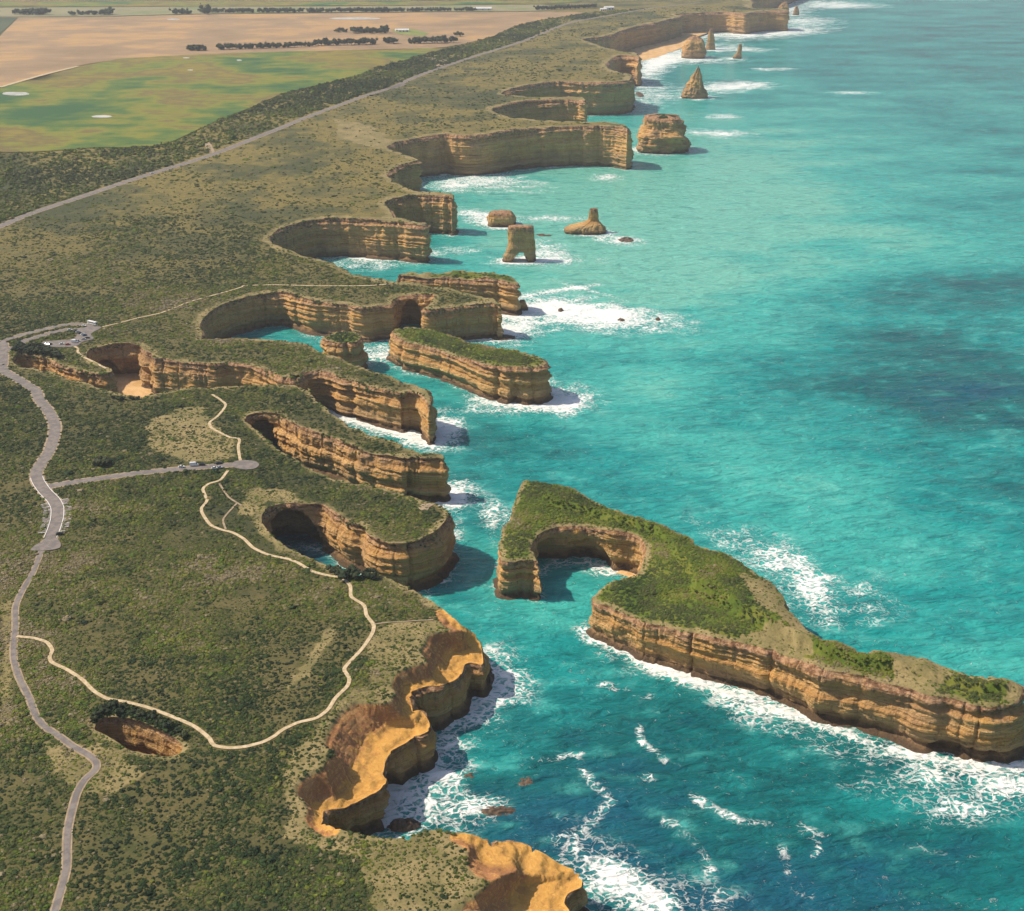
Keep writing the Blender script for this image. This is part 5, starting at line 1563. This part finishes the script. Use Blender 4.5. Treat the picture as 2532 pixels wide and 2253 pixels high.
PAINT = {'white': paint('white_car_paint', (.75, .75, .74)), 'black': paint('black_car_paint', (.02, .02, .024)), 'silver': paint('silver_car_paint', (.42, .43, .44)), 'blue': paint('blue_car_paint', (.04, .09, .2)), 'red': paint('red_car_paint', (.35, .04, .03))}
M['glass'] = mat_plain('car_glass', (0.02, 0.025, 0.03), (0.03, 0.035, 0.04), 1.0, 0.1, 0.0)
M['tyre'] = mat_plain('tyre_rubber', (0.02, 0.02, 0.02), (0.03, 0.03, 0.03), 2.0, 0.9, 0.0)


def loft(secs):
    """sections along x: (x, half width bottom, half width top, z0, z1)"""
    V_, F2 = [], []
    for x_, wb, wt, z0, z1 in secs:
        V_ += [(x_, -wb, z0), (x_, wb, z0), (x_, wb * 1.02, (z0 * .4 + z1 * .6)), (x_, wt, z1), (x_, -wt, z1), (x_, -wb * 1.02, (z0 * .4 + z1 * .6))]
    for i in range(len(secs) - 1):
        for k in range(6):
            F2.append((i * 6 + k, i * 6 + (k + 1) % 6, (i + 1) * 6 + (k + 1) % 6, (i + 1) * 6 + k))
    F2 = np.array(F2)
    e = len(V_) - 6
    caps = np.array([(5, 4, 3, 2), (5, 2, 1, 0), (e + 2, e + 3, e + 4, e + 5), (e + 0, e + 1, e + 2, e + 5)])
    return V_, [F2, caps]


WHEEL = None
PARTS = {}


def vehicle(kind, colour, crop, u, v, rz, label, name, group=None):
    global WHEEL
    p = pts(crop, [(u, v)])[0]
    z_ = float(ground_z([p[0]], [p[1]])[0]) + 0.46
    o = empty(name, (p[0], p[1], z_), rz)
    tag(o, label, {'car': 'car', 'van': 'van', 'bus': 'bus'}[kind], group)
    if kind not in PARTS:
        if kind == 'car':
            body = loft([(-2.2, .72, .66, .4, .85), (-2.05, .88, .8, .25, .95), (-1.0, .9, .84, .22, 1.0), (1.0, .9, .84, .22, .98), (1.9, .86, .76, .25, .85), (2.2, .7, .6, .4, .72)])
            cab = loft([(-1.75, .74, .66, .94, 1.0), (-1.2, .78, .62, .95, 1.44), (.1, .78, .62, .95, 1.48), (1.05, .76, .66, .95, 1.0)])
            roof = loft([(-1.15, .58, .55, 1.43, 1.5), (.1, .58, .55, 1.46, 1.54)])
            wx = (-1.35, 1.35)
        elif kind == 'van':
            body = loft([(-2.9, .95, .85, .35, 2.5), (-2.7, 1.0, .92, .3, 2.7), (1.3, 1.0, .92, .3, 2.7), (1.9, 1.0, .88, .3, 1.7), (2.9, .95, .85, .35, 1.15)])
            cab = loft([(1.28, .94, .84, 1.5, 2.5), (1.75, .96, .86, 1.45, 2.0), (2.1, .95, .86, 1.35, 1.66)])
            roof = loft([(-2.6, .8, .75, 2.68, 2.78), (1.1, .8, .75, 2.68, 2.78)])
            wx = (-1.9, 1.9)
        else:
            body = loft([(-5.6, 1.2, 1.1, .4, 3.0), (-5.4, 1.25, 1.18, .35, 3.2), (5.2, 1.25, 1.18, .35, 3.2), (5.6, 1.2, 1.0, .4, 2.8)])
            cab = loft([(-5.0, 1.28, 1.27, 1.6, 2.5), (5.0, 1.28, 1.27, 1.6, 2.5), (5.62, 1.1, 1.05, 1.5, 2.5)])
            roof = loft([(-3, .9, .8, 3.18, 3.4), (2, .9, .8, 3.18, 3.4)])
            wx = (-3.4, 3.4)
        PARTS[kind] = (body, cab, roof, wx, {})
    body, cab, roof, wx, cache = PARTS[kind]
    for nm, geo, mt in (('body', body, PAINT[colour]), ('window', cab, M['glass']), ('roof_panel', roof, PAINT[colour])):
        key = (nm, colour)
        if key in cache:
            c = bpy.data.objects.new(nm, cache[key]); COL.objects.link(c); c.parent = o
        else:
            cache[key] = new_mesh(nm, geo[0], geo[1], mt, o, smooth=False).data
    r_ = .33 if kind == 'car' else .4 if kind == 'van' else .5
    for x_ in wx:
        for y_ in (-.8, .8) if kind != 'bus' else (-1.12, 1.12):
            if WHEEL is None:
                an = np.linspace(0, 2 * math.pi, 13)[:-1]
                V_ = [(math.cos(a), -.35, math.sin(a)) for a in an] + [(math.cos(a), .35, math.sin(a)) for a in an]
                F2 = np.array([(i, (i + 1) % 12, 12 + (i + 1) % 12, 12 + i) for i in range(12)])
                w = new_mesh('wheel', V_, [F2, np.array([list(range(11, -1, -1)), list(range(12, 24))])], M['tyre'], o, smooth=False)
                WHEEL = w.data
            else:
                w = bpy.data.objects.new('wheel', WHEEL); COL.objects.link(w); w.parent = o
            w.location = (x_, y_, r_)
            w.scale = (r_, r_ * .8, r_)
    return o


for a in [('bus', 'white', 'K', 1170, 168, -.55, 'white bus at the far corner of the clifftop car park', 'bus'), ('car', 'white', 'K', 1062, 188, -.3, 'white car left of the bus in the car park', 'parked_car'), ('car', 'white', 'K', 884, 242, .2, 'white car alone at the left of the upper car park row', 'parked_car'),
          ('car', 'black', 'K', 955, 258, .9, 'dark car at the left end of the parked row', 'parked_car'), ('car', 'silver', 'K', 985, 268, .9, 'silver car second in the parked row', 'parked_car'), ('car', 'black', 'K', 1015, 285, .9, 'dark car third in the parked row', 'parked_car'), ('car', 'white', 'K', 1045, 297, .9, 'white car fourth in the parked row', 'parked_car'),
          ('car', 'blue', 'K', 1072, 310, .9, 'dark blue car at the right end of the parked row', 'parked_car'), ('car', 'black', 'K', 1110, 345, .1, 'black car at the lower right corner of the car park', 'parked_car'), ('car', 'silver', 'K', 1060, 362, .1, 'silver car beside the lower right corner', 'parked_car'),
          ('van', 'white', 'K', 945, 396, -.2, 'white camper van at the front edge of the car park', 'parked_van'), ('car', 'silver', 'K', 990, 385, .1, 'silver car right of the white camper van', 'parked_car'), ('car', 'white', 'K', 785, 420, .3, 'white car at the middle of the car park front', 'parked_car'),
          ('car', 'black', 'K', 592, 420, 1.2, 'black car at the left end of the car park front', 'parked_car'), ('car', 'white', 'K', 613, 422, 1.2, 'white car between two dark cars at the front left', 'parked_car'), ('car', 'black', 'K', 634, 424, 1.2, 'black car right of the front left white car', 'parked_car'), ('car', 'red', 'K', 860, 428, .1, 'small red car near the car park front', 'parked_car'),
          ('car', 'white', 'M', 1312, 168, .12, 'white car leftmost on the dead-end side road', 'parked_car'), ('van', 'white', 'M', 1402, 156, .12, 'white van parked on the dead-end side road', 'parked_van'), ('car', 'black', 'M', 1462, 152, .12, 'black car right behind the parked white van', 'parked_car'), ('car', 'black', 'M', 1580, 142, .5, 'black car at the end of the side road', 'parked_car'),
          ('car', 'white', 'M', 1552, 178, .1, 'white car on the near side of the side road', 'parked_car'), ('car', 'silver', 'M', 1586, 174, .1, 'silver car on the near side of the side road', 'parked_car'), ('car', 'black', 'M', 432, 655, .3, 'dark car in the last bay of the curved parking', 'parked_car'),
          ('car', 'white', 'A', 768, 879, .9, 'white car driving on the highway', 'driving_car')]:
    vehicle(*a)

# ---- shrubs that spill over the cliff crests
k_ = np.where((rim[:, 1] > 300) & (rim[:, 1] < 1900) & (rim[:, 4] < 0.3))[0]
k_ = np.concatenate([k_, k_])
k_ = k_[RNG.random(len(k_)) < 0.8]
row = (9 * RNG.random(len(k_)) ** 1.6).astype(int)
CP = WV[row, k_]
pn = fbm(CP[:, 0] / 14, CP[:, 1] / 14, 3, 3)
okc = pn > 0.02 + 0.03 * row
scatter('crest_scrub', CP[okc], RNG.uniform(0.8, 1.9, okc.sum()) * np.clip(CP[okc, 1] / 700, .8, 2.2) ** .5, 0.3 + 0.4 * RNG.random(okc.sum()), label='dull green bushes hanging over the mainland cliff edges', cat='scrub', hscale=RNG.uniform(.35, .7, okc.sum()))

# ---- sea air: thin pale haze round the whole scene
vb, fb = box(-16000, 16000, -3200, 16000, -6, 420)
hz = new_mesh('haze', vb, fb, None, smooth=False, kind='stuff')
tag(hz, 'thin pale sea haze softening the far coast', 'haze')
hm = bpy.data.materials.new('sea_haze')
hm.use_nodes = True
hm.node_tree.nodes.clear()
ho = hm.node_tree.nodes.new('ShaderNodeOutputMaterial')
hv = hm.node_tree.nodes.new('ShaderNodeVolumePrincipled')
hv.inputs['Color'].default_value = (0.86, 0.93, 1.0, 1)
hv.inputs['Density'].default_value = 0.00005
hv.inputs['Anisotropy'].default_value = 0.2
hm.node_tree.links.new(hv.outputs[0], ho.inputs['Volume'])
hz.data.materials.append(hm)
